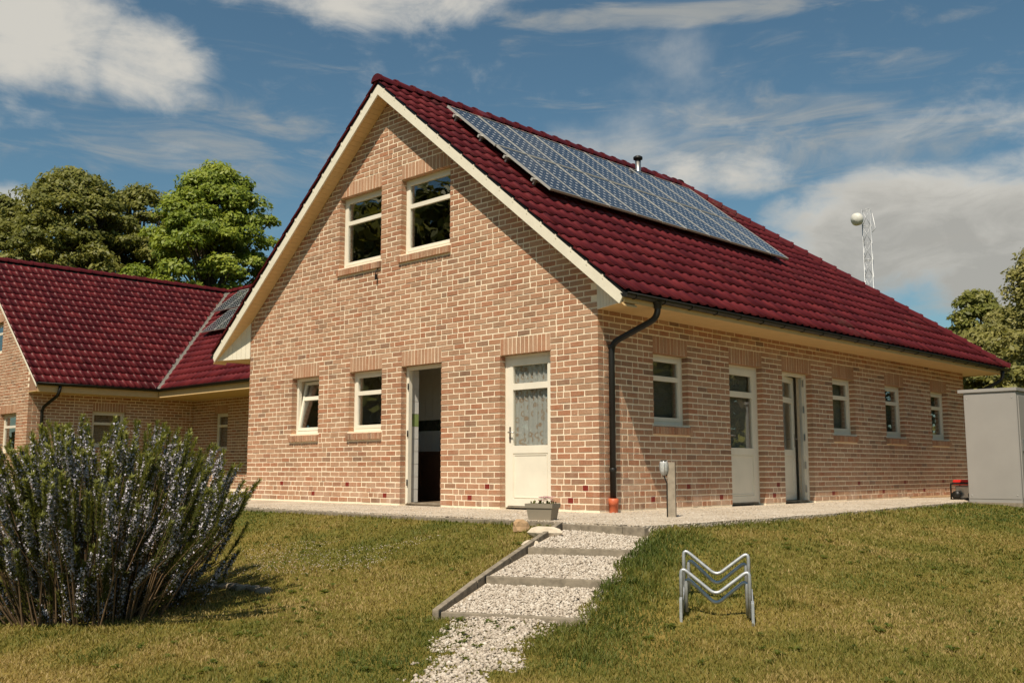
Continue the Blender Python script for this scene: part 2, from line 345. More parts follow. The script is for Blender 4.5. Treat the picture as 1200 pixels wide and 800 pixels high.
def make_mats():
    M['brick'] = mat_brick()
    M['mortar'] = mat_simple('mortar', (.88, .75, .57), .95, .1, 30, .10, bumpd=.004)
    M['vent'] = mat_simple('red_vent_block', (.20, .022, .014), .5, .4, 30, .2)
    M['tile'] = mat_tile()
    M['cream'] = mat_simple('cream_frame', (.77, .71, .59), .45, .4, 3, .07)
    M['barge'] = mat_simple('cream_board', (.74, .68, .55), .5, .35, 6, .07)
    M['soffit'] = mat_simple('soffit_board', (.64, .44, .215), .6, .3, 5, .08)
    M['glass'] = mat_glass(); M['black'] = mat_simple('anthracite_plastic', (.013, .012, .010), .45, .35, 8, .25)
    M['steel'] = mat_simple('steel', (.45, .44, .42), .35, .5, 20, .12, metallic=.9)
    M['galv'] = mat_simple('galvanised_steel', (.46, .47, .48), .48, .5, 30, .22, metallic=.55)
    M['alu'] = mat_simple('aluminium_frame', (.52, .50, .45), .45, .5, 0, 0, metallic=.4)
    M['solar'] = mat_solar()
    M['white'] = mat_simple('white_wall', (.70, .68, .62), .8, .2, 3, .05)
    M['inner'] = mat_simple('inner_wall', (.60, .53, .42), .9, .1, 3, .06)
    M['floor'] = mat_simple('inner_floor', (.20, .15, .10), .6, .3, 6, .15)
    M['glaze'] = mat_tone('glazed_wall_tile', [(0, (.72, .70, .66)), (.49, (.74, .72, .68)), (.5, (.30, .38, .14)), (.74, (.30, .38, .14)), (.75, (.012, .018, .012)), (1, (.02, .03, .02))], .25, .5, 4, .04)
    M['darkwood'] = mat_simple('dark_wood', (.06, .030, .017), .5, .4, 12, .3)
    M['curtain'] = mat_curtain(); M['blind'] = mat_simple('blind_slat', (.30, .29, .25), .6, .3)
    M['net'] = mat_simple('plain_curtain', (.40, .37, .30), .9, .1, 5, .1)
    M['terracotta'] = mat_simple('orange_socket', (.52, .12, .05), .5, .4, 20, .15)
    M['ground'] = mat_ground(); M['gravel'] = mat_gravel()
    M['pebble'] = mat_tone('pebble', [(0, (.29, .235, .18)), (.4, (.45, .38, .305)), (.8, (.54, .47, .39)), (1, (.62, .555, .475))], .85, .25, 60, .12)
    M['kerb'] = mat_simple('weathered_concrete', (.24, .20, .15), .92, .15, 14, .4, bumpd=.008)
    M['timber'] = mat_simple('weathered_timber', (.30, .25, .19), .85, .2, 18, .25, bumpd=.004)
    M['lead'] = mat_simple('valley_metal', (.17, .155, .135), .6, .3, 14, .35)
    M['box'] = mat_simple('grey_cabinet', (.31, .29, .27), .5, .35, 1.2, .08)
    M['grass'] = mat_leaf('grass_blade', [(0, (.072, .102, .016)), (.3, (.142, .156, .028)), (.55, (.225, .196, .044)), (.8, (.325, .245, .076)), (1, (.43, .315, .13))], .35, .6)
    M['needle'] = mat_leaf('rosemary_needle', [(0, (.060, .070, .018)), (.5, (.165, .180, .044)), (1, (.33, .33, .085))], .42, .55)
    M['blossom'] = mat_tone('rosemary_blossom', [(0, (.34, .31, .385)), (.5, (.50, .47, .53)), (1, (.66, .62, .65))], .8, .2, 30, .1)
    M['twig'] = mat_simple('twig_bark', (.16, .105, .060), .9, .15, 25, .3)
    M['bark'] = mat_simple('bark', (.10, .075, .05), .95, .1, 8, .35, bumpd=.02)
    M['leafA'] = mat_leaf('olive_leaf', [(0, (.085, .095, .016)), (.5, (.165, .170, .032)), (1, (.28, .260, .062))], .3)
    M['leafB'] = mat_leaf('maple_leaf', [(0, (.090, .132, .014)), (.5, (.205, .260, .030)), (1, (.36, .39, .055))], .35)
    M['leafC'] = mat_leaf('birch_leaf', [(0, (.115, .118, .028)), (.5, (.24, .225, .060)), (1, (.38, .34, .125))], .35)
    M['plastic_planter'] = mat_simple('taupe_planter', (.26, .22, .165), .6, .3, 6, .08)
    M['pink'] = mat_tone('pink_petal', [(0, (.50, .09, .20)), (1, (.72, .24, .36))], .7, .2, 30, .1)
    M['daisy'] = mat_simple('daisy_petal', (.66, .55, .50), .8, .2)
    M['stoneA'] = mat_simple('sandstone', (.42, .27, .15), .9, .2, 9, .25, bumpd=.02)
    M['stoneB'] = mat_simple('cream_stone', (.56, .47, .36), .9, .2, 9, .2, bumpd=.02)
    M['red'] = mat_simple('red_plastic', (.60, .02, .015), .4, .5)
    M['blue'] = mat_simple('pale_blue_plastic', (.18, .40, .50), .4, .4)
    M['dish'] = mat_simple('white_radome', (.62, .60, .54), .5, .3, 3, .1)
    M['lampglass'] = mat_simple('ribbed_lamp_glass', (.42, .42, .40), .15, .6, 40, .3)
make_mats()

# ------------------------------------------------------------------ terrain
EDGE_Y = -2.05
def edge_x(y):
    return float(np.interp(y, [-3, 0, 1, 3, 5, 8, 14, 20], [2.27, 2.27, 2.24, 2.12, 1.88, 1.58, 1.5, 1.5]))
def ground_z(x, y):
    dx = np.maximum(0, x - 2.27); dy = np.maximum(0, EDGE_Y - y); s = np.hypot(dx, dy)
    z = -.075 - .165 * np.minimum(s, 3) - .08 * np.clip(s - 3, 0, 3) - .03 * np.clip(s - 6, 0, 12)
    far = np.clip((s - .4) / 2, 0, 1)
    return z + far * (.02 * np.sin(x * 1.7 + y * .6) + .015 * np.sin(y * 2.3 - x * .8))
def gz(x, y): return float(ground_z(np.float64(x), np.float64(y)))
def ground_at(u, v):
    d = ray(u, v); lo, hi = 2.0, 60.0
    for t in np.arange(2, 60, .05):
        p = CAM + d * float(t)
        if p.z < gz(p.x, p.y): hi = t; break
    lo = hi - .05
    for _ in range(20):
        mid = (lo + hi) / 2; p = CAM + d * float(mid)
        if p.z < gz(p.x, p.y): hi = mid
        else: lo = mid
    p = CAM + d * float(hi); return Vector((p.x, p.y, gz(p.x, p.y)))
def plane_at(u, v, ax, val):
    d = ray(u, v); t = (val - CAM[ax]) / d[ax]; return CAM + d * t

# path of steps: origin at the top kerb, e down the slope, w across
PE = Vector((.424, -.906, 0)); PW = Vector((.906, .424, 0)); PO = Vector((1.24, -2.12, 0)); PWID = 1.08
RISERS = [(0.0, -.04), (1.14, -.20), (2.26, -.36), (3.22, -.53)]
def path_st(x, y):
    dx = x - PO.x; dy = y - PO.y; return dx * PE.x + dy * PE.y, dx * PW.x + dy * PW.y
def vnoise(x, y, scale, seed):
    g = np.random.default_rng(seed).random((64, 64)); X = x / scale; Y = y / scale
    xi = np.floor(X).astype(int); yi = np.floor(Y).astype(int); fx = X - xi; fy = Y - yi
    fx = fx * fx * (3 - 2 * fx); fy = fy * fy * (3 - 2 * fy)
    G = lambda a, b: g[a % 64, b % 64]
    return (G(xi, yi) * (1 - fx) + G(xi + 1, yi) * fx) * (1 - fy) + (G(xi, yi + 1) * (1 - fx) + G(xi + 1, yi + 1) * fx) * fy
def spill_mask(x, y):
    s, t = path_st(x, y)
    c = np.interp(s, SPS, SPC); hw = np.interp(s, SPS, SPH)
    pat = vnoise(x, y, .30, 41) * .55 + vnoise(x, y, .11, 42) * .45
    return np.clip((1.15 - np.abs(t - c) / hw) * 1.4 + (pat - .52) * 2.8 * np.clip((s - 3.3) * 1.1, 0, 1), 0, 1) * ((s > 3.1) & (s < 6.6)) * (np.abs(t - c) < hw * 1.35)
def in_path(x, y):
    s, t = path_st(x, y); return (s > -.1) & (s < 3.30) & (t > -.06) & (t < PWID - .04)

def _sp():
    S, C_, H_ = [], [], []
    for (ul, ur, v) in ((522, 650, 732), (508, 632, 755), (492, 612, 778), (478, 592, 800), (455, 570, 830)):
        a, b = ground_at(ul, v), ground_at(ur, v); sa, ta = path_st(a.x, a.y); sb, tb = path_st(b.x, b.y); S.append((sa + sb) / 2); C_.append((ta + tb) / 2); H_.append((tb - ta) / 2)
    return S, C_, H_
SPS, SPC, SPH = _sp(); print('spill', SPS, SPC, SPH)
def build_ground():
    def axis(lo, c0, c1, hi, fine):
        a = list(np.arange(c0, c1 + 1e-6, fine)); step = fine; x = c1
        while x < hi: step *= 1.35; x = min(x + step, hi); a.append(x)
        step = fine; x = c0
        while x > lo: step *= 1.35; x = max(x - step, lo); a.insert(0, x)
        return np.array(a)
    xs = axis(-400, -9, 9, 400, .1); ys = axis(-400, -10, 4, 400, .1)
    gx, gy = np.meshgrid(xs, ys); z = ground_z(gx, gy)
    z = z - .10 * in_path(gx, gy)
    inside = (gx < edge_x(0)) & (gy > EDGE_Y)
    v = np.stack([gx.ravel(), gy.ravel(), z.ravel()], 1); nx, ny = len(xs), len(ys)
    idx = np.arange(nx * ny).reshape(ny, nx)
    f = np.stack([idx[:-1, :-1].ravel(), idx[:-1, 1:].ravel(), idx[1:, 1:].ravel(), idx[1:, :-1].ravel()], 1)
    o = np_mesh('ground', v, f, M['ground'], smooth=True); tag(o, kind='structure')
    # gravel terrace around the house
    b = MB(); pts = [(-13, EDGE_Y + .05), (1.24, EDGE_Y + .05), (2.2, EDGE_Y + .05)] + [(edge_x(y) + .03 * math.sin(y * 4), y) for y in np.arange(-1.95, 14, .25)] + [(1.4, 15), (-.25, 15), (-.25, .25), (-13, .25)]
    b.prism([(x, y, -.16) for x, y in pts][::1], (0, 0, .135)); t = b.build('gravel_terrace', M['gravel']); tag(t, kind='structure')
    # concrete kerb along the gable edge, in metre lengths
    x = -13.0; i = 0
    while x < 2.15:
        L = min(1.0, 2.28 - x); b = MB(); j = rng.uniform(-.006, .006)
        b.box((x + .004, EDGE_Y - .03 + j, -.3), (L - .008, 0, 0), (0, .075, 0), (0, 0, .262 + j)); b.build('kerb_stone', M['kerb'], t, .006); x += 1.0
    # steps
    p = MB()
    for i, (s, z) in enumerate(RISERS[:-1]):
        s1, z1 = RISERS[i + 1]; a = PO + PE * (s + .03); c = PO + PE * (s1 - .03)
        q = [a - PW * .02, c - PW * .02, c + PW * (PWID + .04), a + PW * (PWID + .04)]
        zz = [z - .065, z1 - .012, z1 - .012, z - .115]
        p.add([(v.x, v.y, h) for v, h in zip(q, zz)] + [(v.x, v.y, h - .3) for v, h in zip(q, zz)], [(0, 1, 2, 3), (0, 4, 5, 1), (1, 5, 6, 2), (2, 6, 7, 3), (3, 7, 4, 0)])
    path = p.build('path', M['gravel']); tag(path, kind='structure')
    for s, z in RISERS[1:]:
        b = MB(); o = PO + PE * (s - .03) - PW * .01; b.box((o.x, o.y, z - .28), PW * (PWID + .06), PE * .06, (0, 0, .28 + .0)); b.build('step_kerb', M['kerb'], path, .008)
    # left edging, four lengths following the slope
    ss = [-.05, .8, 1.62, 2.45, 3.27]
    for a, c in zip(ss[:-1], ss[1:]):
        za = np.interp(a, [r[0] for r in RISERS], [r[1] for r in RISERS]) + .018; zc = np.interp(c, [r[0] for r in RISERS], [r[1] for r in RISERS]) + .018
        A = PO + PE * (a + .006) - PW * .075; Cc = PO + PE * (c - .006) - PW * .075; b = MB()
        vs = [(A.x, A.y, za - .3), (Cc.x, Cc.y, zc - .3), (Cc.x, Cc.y, zc), (A.x, A.y, za)]
        b.prism(vs, PW * .052); b.build('edging_stone', M['kerb'], path, .008)
build_ground()

# ------------------------------------------------------------------ brickwork
CRS = 1 / 12.0
BRL, BRH, BRW, JT = .231, .0635, .106, .019
class Wall:
    """u runs along the wall, n outward"""
    def __init__(s, O, U, Nn, L, top, openings, start=None, skip=None, seed=1):
        s.O, s.U, s.N, s.L, s.top, s.ops = Vector(O), Vector(U), Vector(Nn), L, top, openings
        s.start = start or (lambda r: 0.0); s.rng = random.Random(seed); s.skip = skip or []
    def inset(s, d):
        w = Wall(s.O - s.N * d, s.U, s.N, s.L, s.top, s.ops); return w
    def P(s, u, z, n): return s.O + s.U * u + Z * z + s.N * n
    def bricks(s, rows):
        res = []; prev = []
        for r in range(rows):
            z0 = r * CRS + .010; z1 = z0 + BRH; zc = (z0 + z1) / 2
            cuts = sorted((a, b) for a, b, za, zb in s.ops + s.skip if za < zc < zb)
            iv = []; u = s.start(r); last = 0
            for a, b in cuts:
                if a > u: iv.append((u, a - (0 if a == 0 else 0)))
                u = max(u, b)
            if u < s.L: iv.append((u, s.L))
            joints = []
            for a, b in iv:
                u = a; first = True
                while u < b - .02:
                    opts = [BRL, BRW] if s.rng.random() > .42 else [BRW, BRL]
                    if first: opts = [BRL, BRW] if r % 2 == 0 else [BRW, BRL]
                    l = opts[0]
                    for q in opts:
                        if all(abs(u + q + JT / 2 - j) > .035 for j in prev): l = q; break
                    e = u + l
                    if e > b - .07: e = b
                    if u > a: pass
                    # sloping top
                    um = [u, e]
                    if z0 < s.top(u) or z0 < s.top(e):
                        if min(s.top(u), s.top(e)) > z1 - .05: res.append((u, e, z0, z1, r))
                        else:
                            uu = [x for x in np.linspace(u, e, 9) if s.top(x) > z1 - .06]
                            if len(uu) > 2: res.append((uu[0], uu[-1], z0, z1, r))
                    joints.append(e + JT / 2); u = e + JT; first = False
            prev = joints
        return res
    def slab(s, mb, thick=.30):
        us = sorted({0, s.L} | {x for a, b, _, _ in s.ops for x in (a - .005, b + .005)} | ({s.L / 2} if s.top(s.L / 2) != s.top(0) else set()) | set(getattr(s, 'brk', [])))
        for a, b in zip(us[:-1], us[1:]):
            if b - a < 1e-4: continue
            mid = (a + b) / 2
            hol = sorted((za - .005 if za > 0.01 else -.1, zb + .005) for oa, ob, za, zb in s.ops if oa - .006 < mid < ob + .006)
            z = -.2; segs = []
            for za, zb in hol:
                if za > z: segs.append((z, za, za))
                z = zb
            segs.append((z, s.top(a), s.top(b)))
            for z0, ta, tb in segs:
                if max(ta, tb) - z0 < .01: continue
                mb.prism([s.P(a, z0, -.004), s.P(b, z0, -.004), s.P(b, tb, -.004), s.P(a, ta, -.004)], s.N * -(thick - .004))
def brick_verts(w, u0, u1, z0, z1, rj, j=.0025):
    J = lambda k=j: rj.uniform(-k, k)
    n0 = rj.uniform(-.0012, .0035)
    f = [w.P(u0 + J(), z0 + J(), n0 + J(.0015)), w.P(u1 + J(), z0 + J(), n0 + J(.0015)), w.P(u1 + J(), z1 + J(), n0 + J(.0015)), w.P(u0 + J(), z1 + J(), n0 + J(.0015))]
    return f + [p + w.N * (-.105 - n0) for p in [w.P(u0, z0, n0), w.P(u1, z0, n0), w.P(u1, z1, n0), w.P(u0, z1, n0)]]
BF = [(0, 1, 2, 3), (7, 6, 5, 4), (0, 4, 5, 1), (1, 5, 6, 2), (2, 6, 7, 3), (3, 7, 4, 0)]
BFI = [f[::-1] for f in BF]
def tone_of(r): return min(1, max(0.001, r.betavariate(1.25, 1.25)))
def lay_bricks(w, rows, parent, singles, seed, name='brick'):
    rj = random.Random(seed); mb = MB(); out = []
    flip = w.U.cross(Z).dot(w.N) < 0
    bl = w.bricks(rows)
    full = [b for b in bl if abs(b[1] - b[0] - BRL) < 1e-3 or abs(b[1] - b[0] - BRW) < 1e-3]
    full.sort(key=lambda b: (w.P((b[0] + b[1]) / 2, b[2], 0) - CAM).length - 2 * (b[1] - b[0] > .2))
    pick = set(full[:singles])
    base = {}
    for b in bl:
        tn = tone_of(rj); u0, u1, z0, z1, r = b
        if b in pick:
            l = BRL if u1 - u0 > .2 else BRW; k = (l, rj.randrange(4))
            if k not in base:
                t = MB(); t.add([p - w.P(0, 0, 0) for p in brick_verts(w, -l / 2, l / 2, 0, BRH, rj, .003)], BFI if flip else BF); base[k] = t.mesh('brick', M['brick'])
            o = bpy.data.objects.new('brick', base[k]); link(o, parent, Matrix.Translation(w.P((u0 + u1) / 2, z0, 0))); o['tone'] = tn
        else: mb.add(brick_verts(w, u0, u1, z0, z1, rj), BFI if flip else BF, tn)
    o = mb.build('brick_courses', M['brick'], parent); tag(o, kind='stuff')
def lintel(w, a, b, zb, parent, seed, n=None):
    rj = random.Random(seed); mb = MB(); n = n or max(3, round((b - a) / .083)); p = (b - a) / n
    flip = w.U.cross(Z).dot(w.N) < 0
    for i in range(n): mb.add(brick_verts(w, a + i * p + .0075, a + (i + 1) * p - .0075, zb + .002, zb + .238, rj), BFI if flip else BF, .16 + .5 * rj.random())
    return mb.build('lintel', M['brick'], parent)
def brick_sill(w, a, b, zt, parent, seed, h=.15):
    rj = random.Random(seed); mb = MB(); n = round((b - a) / .075); p = (b - a) / n
    for i in range(n):
        u0 = a + i * p + .008; u1 = a + (i + 1) * p - .008; j = rj.uniform(-.004, .004)
        f = [(-.112, zt - h), (.045 + j, zt - h + .01), (.052 + j, zt - .04), (-.112, zt - .004)]
        mb.prism([w.P(u0, z, nn) for nn, z in f], w.U * (u1 - u0), tone_of(rj))
    s = mb.build('window_sill', M['brick'], parent)
    m2 = MB(); m2.prism([w.P(a + .016, z, nn) for nn, z in [(-.086, zt - h + .006), (.036, zt - h + .016), (.04, zt - .047), (-.086, zt - .012)]], w.U * (b - a - .032))
    m2.build('sill_mortar', M['mortar'], s); return s

# frames ---------------------------------------------------------------
def rect_frame(mb, w, a, b, z0, z1, n0, n1, t, tb=None, tt=None):
    tb = tb or t; tt = tt or t; d = w.N * (n1 - n0)
    mb.box(w.P(a, z0, n0), w.U * t, Z * (z1 - z0), d); mb.box(w.P(b - t, z0, n0), w.U * t, Z * (z1 - z0), d)
    mb.box(w.P(a + t, z0, n0), w.U * (b - a - 2 * t), Z * tb, d); mb.box(w.P(a + t, z1 - tt, n0), w.U * (b - a - 2 * t), Z * tt, d)
def pane(w, a, b, z0, z1, n, parent):
    mb = MB(); mb.box(w.P(a, z0, n), w.U * (b - a), Z * (z1 - z0), w.N * .006); return mb.build('pane', M['glass'], parent)
def window(w, a, b, z0, z1, parent, frac=.36, tilt=0, cover=None, seed=0):
    w = w.inset(.028); f = MB(); t = .05; rect_frame(f, w, a, b, z0, z1, -.15, -.085, t); fr = f.build('window', M['cream'], parent, .004)
    zt = z1 - (z1 - z0) * frac; n0, n1 = -.135, -.079
    s = MB(); rect_frame(s, w, a + t, b - t, z0 + t, z1 - t, n0, n1, .05, .055)
    sa = s.build('sash', M['cream'], fr, .004)
    s2 = MB(); s2.box(w.P(a + t + .05, zt - .035, n0 + .004), w.U * (b - a - 2 * t - .1), Z * .07, w.N * (n1 - n0 - .006)); tr = s2.build('transom', M['cream'], fr, .004)
    p1 = pane(w, a + t + .045, b - t - .045, z0 + t + .05, zt - .03, -.112, fr); p2 = pane(w, a + t + .045, b - t - .045, zt + .03, z1 - t - .045, -.112, fr)
    if tilt:
        piv = w.P(a, z0 + t, -.12); mrot = Matrix.Translation(piv) @ Matrix.Rotation(tilt, 4, w.U) @ Matrix.Translation(-piv)
        for o in (sa, tr, p1, p2): o.matrix_basis = mrot @ o.matrix_basis
    if cover == 'blind':
        c = MB(); z = z0 + .1
        while z < z1 - .1: c.box(w.P(a + .08, z, -.23), w.U * (b - a - .16), Z * .004 + w.N * .02, Z * .018); z += .028
        c.build('blind', M['blind'], fr)
    if cover == 'net':
        c = MB(); k = 40; vs = []
        for i in range(k + 1):
            u = a + .06 + (b - a - .12) * i / k; n = -.24 + .018 * math.sin(i * 1.9); vs += [w.P(u, z0 + .05, n), w.P(u, z1 - .05, n)]
        c.add(vs, [(2 * i, 2 * i + 2, 2 * i + 3, 2 * i + 1) for i in range(k)], 0, True); c.build('curtain', M['net'], fr)
    return fr
def door_leaf(w, a, b, z0, z1, dr, hand, zsplit=(.76, .87), ztr=(1.665, 1.755), n0=-.14, n1=-.08):
    """leaf with glazed top, glazing bar and lower panel; children of dr"""
    w = w.inset(.028); s = MB(); t = .10; rect_frame(s, w, a, b, z0, z1, n0, n1, t, .10, .10)
    s.box(w.P(a + t, zsplit[0], n0), w.U * (b - a - 2 * t), Z * (zsplit[1] - zsplit[0]), w.N * (n1 - n0)); parts = [s.build('leaf', M['cream'], dr, .004)]
    s = MB(); s.box(w.P(a + t, ztr[0], n0 + .005), w.U * (b - a - 2 * t), Z * (ztr[1] - ztr[0]), w.N * (n1 - n0 - .007)); parts.append(s.build('transom', M['cream'], dr, .004))
    s = MB(); s.box(w.P(a + t - .002, z0 + .098, n0 + .02), w.U * (b - a - 2 * t + .004), Z * (zsplit[0] - z0 - .096), w.N * .028)
    pa = s.build('panel', M['cream'], dr); parts.append(pa)
    s = MB(); rect_frame(s, w, a + t + .012, b - t - .012, z0 + .112, zsplit[0] - .012, n1 - .03, n1 - .004, .016); parts.append(s.build('panel_moulding', M['cream'], dr, .003))
    parts.append(pane(w, a + t - .004, b - t + .004, zsplit[1] - .004, ztr[0] + .004, (n0 + n1) / 2, dr))
    parts.append(pane(w, a + t - .004, b - t + .004, ztr[1] - .004, z1 - .096, (n0 + n1) / 2, dr))
    u = a + .05 if hand == 'a' else b - .05
    s = MB(); s.box(w.P(u - .016, .92, n1), w.U * .032, Z * .22, w.N * .008)
    s.tube([w.P(u, 1.06, n1 + .006), w.P(u, 1.06, n1 + .05), w.P(u + (.03 if hand == 'a' else -.03), 1.06, n1 + .055), w.P(u + (.12 if hand == 'a' else -.12), 1.055, n1 + .055)], .009, 8)
    parts.append(s.build('handle', M['steel'], dr)); return parts

# ------------------------------------------------------------------ roof tiles
TANR = .817; COSR = 1 / math.sqrt(1 + TANR ** 2); SINR = TANR * COSR
TW, TL = .222, .3478
PROF = [(0, .006), (.07, .017), (.16, .025), (.26, .027), (.36, .019), (.46, .007), (.60, .001), (.84, .0), (1.0, .006), (1.05, .014)]
def tile_geo(length=.40, verge=None):
    vs = []; fs = []; sm = []; k = len(PROF)
    lift = .020
    for (v, l) in ((0, lift), (length, .004)):
        for x, h in PROF: vs.append((x * TW, v, h + l))
    for x, h in PROF: vs.append((x * TW, .004, h + lift - .009))
    for i in range(k - 1): fs.append((i, i + 1, k + i + 1, k + i)); sm.append(True)
    for i in range(k - 1): fs.append((2 * k + i, 2 * k + i + 1, i + 1, i)); sm.append(False)
    if verge == 0:
        b = len(vs); vs += [(-.004, 0, PROF[0][1] + lift), (-.004, length, PROF[0][1] + .004), (-.004, length, -.008), (-.004, 0, .020)]
        vs += [(.016, 0, PROF[0][1] + lift - .005), (.016, length, PROF[0][1] - .001), (.016, length, -.008), (.016, 0, .020)]
        fs += [(b, b + 1, b + 2, b + 3), (b + 7, b + 6, b + 5, b + 4), (b, b + 3, b + 7, b + 4), (b + 3, b + 2, b + 6, b + 7)]; sm += [False] * 4
    if verge == 1:
        x = TW; b = len(vs); vs += [(x + .004, 0, PROF[0][1] + lift), (x + .004, length, PROF[0][1] + .004), (x + .004, length, -.008), (x + .004, 0, .020)]
        vs += [(x - .016, 0, PROF[0][1] + lift - .005), (x - .016, length, PROF[0][1] - .001), (x - .016, length, -.008), (x - .016, 0, .020)]
        fs += [(b + 3, b + 2, b + 1, b), (b + 4, b + 5, b + 6, b + 7), (b + 4, b + 7, b + 3, b), (b + 7, b + 6, b + 2, b + 3)]; sm += [False] * 4
    return vs, fs, sm
def lip(t, fs):   # front edge of a tile, painted near-black as the shade beneath it
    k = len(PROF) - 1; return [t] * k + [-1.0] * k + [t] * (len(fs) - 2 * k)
def lay_tiles(O, U, S, Nn, width, rows, parent, clips, singles, seed, verge_first=False, verge_last=False, name='tile'):
    """clips: list of (co, no) planes; keep the side no points to"""
    O, U, S, Nn = map(Vector, (O, U, S, Nn)); rj = random.Random(seed)
    ncol = round(width / TW); sc = width / (ncol * TW)
    geo = {k: tile_geo(verge=k) for k in (None, 0, 1)}
    cells = [(r, c) for r in range(rows) for c in range(ncol)]
    def okc(r, c, m):
        for dc in (0, 1):
            for dr in (0, 1.1):
                p = O + U * ((c + dc) * TW * sc) + S * ((r + dr) * TL)
                for co, no in clips:
                    d = (p - Vector(co)).dot(Vector(no))
                    if d < m: return False
        return True
    inside = [x for x in cells if okc(*x, 0)]
    inside.sort(key=lambda x: (O + U * (x[1] * TW) + S * (x[0] * TL) - CAM).length)
    pick = set(inside[:singles]); cache = {}
    R = Matrix((U, S, Nn)).transposed().to_4x4()
    mb = MB()
    flip = U.cross(S).dot(Nn) < 0
    for r, c in cells:
        near = not okc(r, c, 0)
        if near and not okc(r, c, -.45): continue
        k = 0 if (c == 0 and verge_first) else 1 if (c == ncol - 1 and verge_last) else None
        vs, fs, sm = geo[k]; tn = .05 + .9 * rj.random()
        tw = rj.uniform(-.002, .002)
        o0 = O + U * (c * TW * sc) + S * (r * TL + rj.uniform(-.003, .003)) + Nn * tw
        if (r, c) in pick:
            if k not in cache:
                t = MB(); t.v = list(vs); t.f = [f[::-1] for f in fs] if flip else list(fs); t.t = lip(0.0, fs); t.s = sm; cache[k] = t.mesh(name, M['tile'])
            ob = bpy.data.objects.new(name, cache[k]); link(ob, parent, Matrix.Translation(o0) @ R); ob['tone'] = tn
        else:
            b = len(mb.v); mb.v += [tuple(o0 + U * x + S * y + Nn * z) for x, y, z in vs]
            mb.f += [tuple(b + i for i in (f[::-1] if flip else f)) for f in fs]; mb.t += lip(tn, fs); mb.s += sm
    o = mb.build('tile_field', M['tile'], parent)
    if clips:
        bm = bmesh.new(); bm.from_mesh(o.data)
        for co, no in clips: bmesh.ops.bisect_plane(bm, geom=bm.verts[:] + bm.edges[:] + bm.faces[:], plane_co=co, plane_no=Vector(no) * -1, clear_outer=True)
        bm.to_mesh(o.data); bm.free()
    tag(o, kind='stuff'); return o
def ridge_mesh(L=.43, r=.125):
    t = MB(); seg = 10
    for x0, x1, ra, rb in ((0, L, r, r * .90), (-.004, .05, r * 1.07, r * 1.07)):
        vs = []
        for x, q in ((x0, ra), (x1, rb)):
            for i in range(seg + 1):
                a = math.pi * (-.05 + 1.1 * i / seg); vs.append((x, math.cos(a) * q, math.sin(a) * q * .92))
        t.add(vs, [(i, i + 1, seg + 2 + i, seg + 1 + i) for i in range(seg)], .4, True)
        t.add([vs[i] for i in range(seg + 1)] + [(x0, v[1] * .86, v[2] * .86) for v in vs[:seg + 1]], [(i, seg + 1 + i, seg + 2 + i, i + 1) for i in range(seg)], .4)
    # closed end cap disc
    return t.mesh('ridge_tile', M['tile'])
RIDGE = ridge_mesh()
def ridge_line(A, B, parent, drop=.045, pitch=.37):
    A, B = Vector(A), Vector(B); d = (B - A); n = max(1, round(d.length / pitch)); d.normalize(); st = (B - A).length / n
    side = Z.cross(d).normalized(); up = d.cross(side)
    for i in range(n):
        R = Matrix((d, side, up)).transposed().to_4x4()
        tilt = Matrix.Rotation(rad(2.2), 4, 'Y')
        o = bpy.data.objects.new('ridge_tile', RIDGE); link(o, parent, Matrix.Translation(A + d * (st * i) - up * drop) @ R @ tilt @ Matrix.Rotation(rng.uniform(-.02, .02), 4, 'X'))
def half_gutter(A, B, parent, r=.062, name='gutter'):
    A, B = Vector(A), Vector(B); d = (B - A).normalized(); side = Z.cross(d).normalized(); mb = MB(); seg = 10
    for rr, fl in ((r, False), (r - .006, True)):
        vs = []
        for P in (A, B):
            for i in range(seg + 1):
                a = math.pi + math.pi * i / seg; vs.append(P + side * math.cos(a) * rr + Z * math.sin(a) * rr)
        fs = [(i, i + 1, seg + 2 + i, seg + 1 + i) for i in range(seg)]
        mb.add(vs, [f[::-1] for f in fs] if fl else fs, 0, True)
    for P in (A, B):
        vs = [P] + [P + side * math.cos(math.pi + math.pi * i / seg) * r + Z * math.sin(math.pi + math.pi * i / seg) * r for i in range(seg + 1)]
        mb.add(vs, [(0, i + 1, i + 2) for i in range(seg)])
    mb.tube([A + side * r, B + side * r], .009, 6); mb.tube([A - side * r, B - side * r], .009, 6)
    return mb.build(name, M['black'], parent)

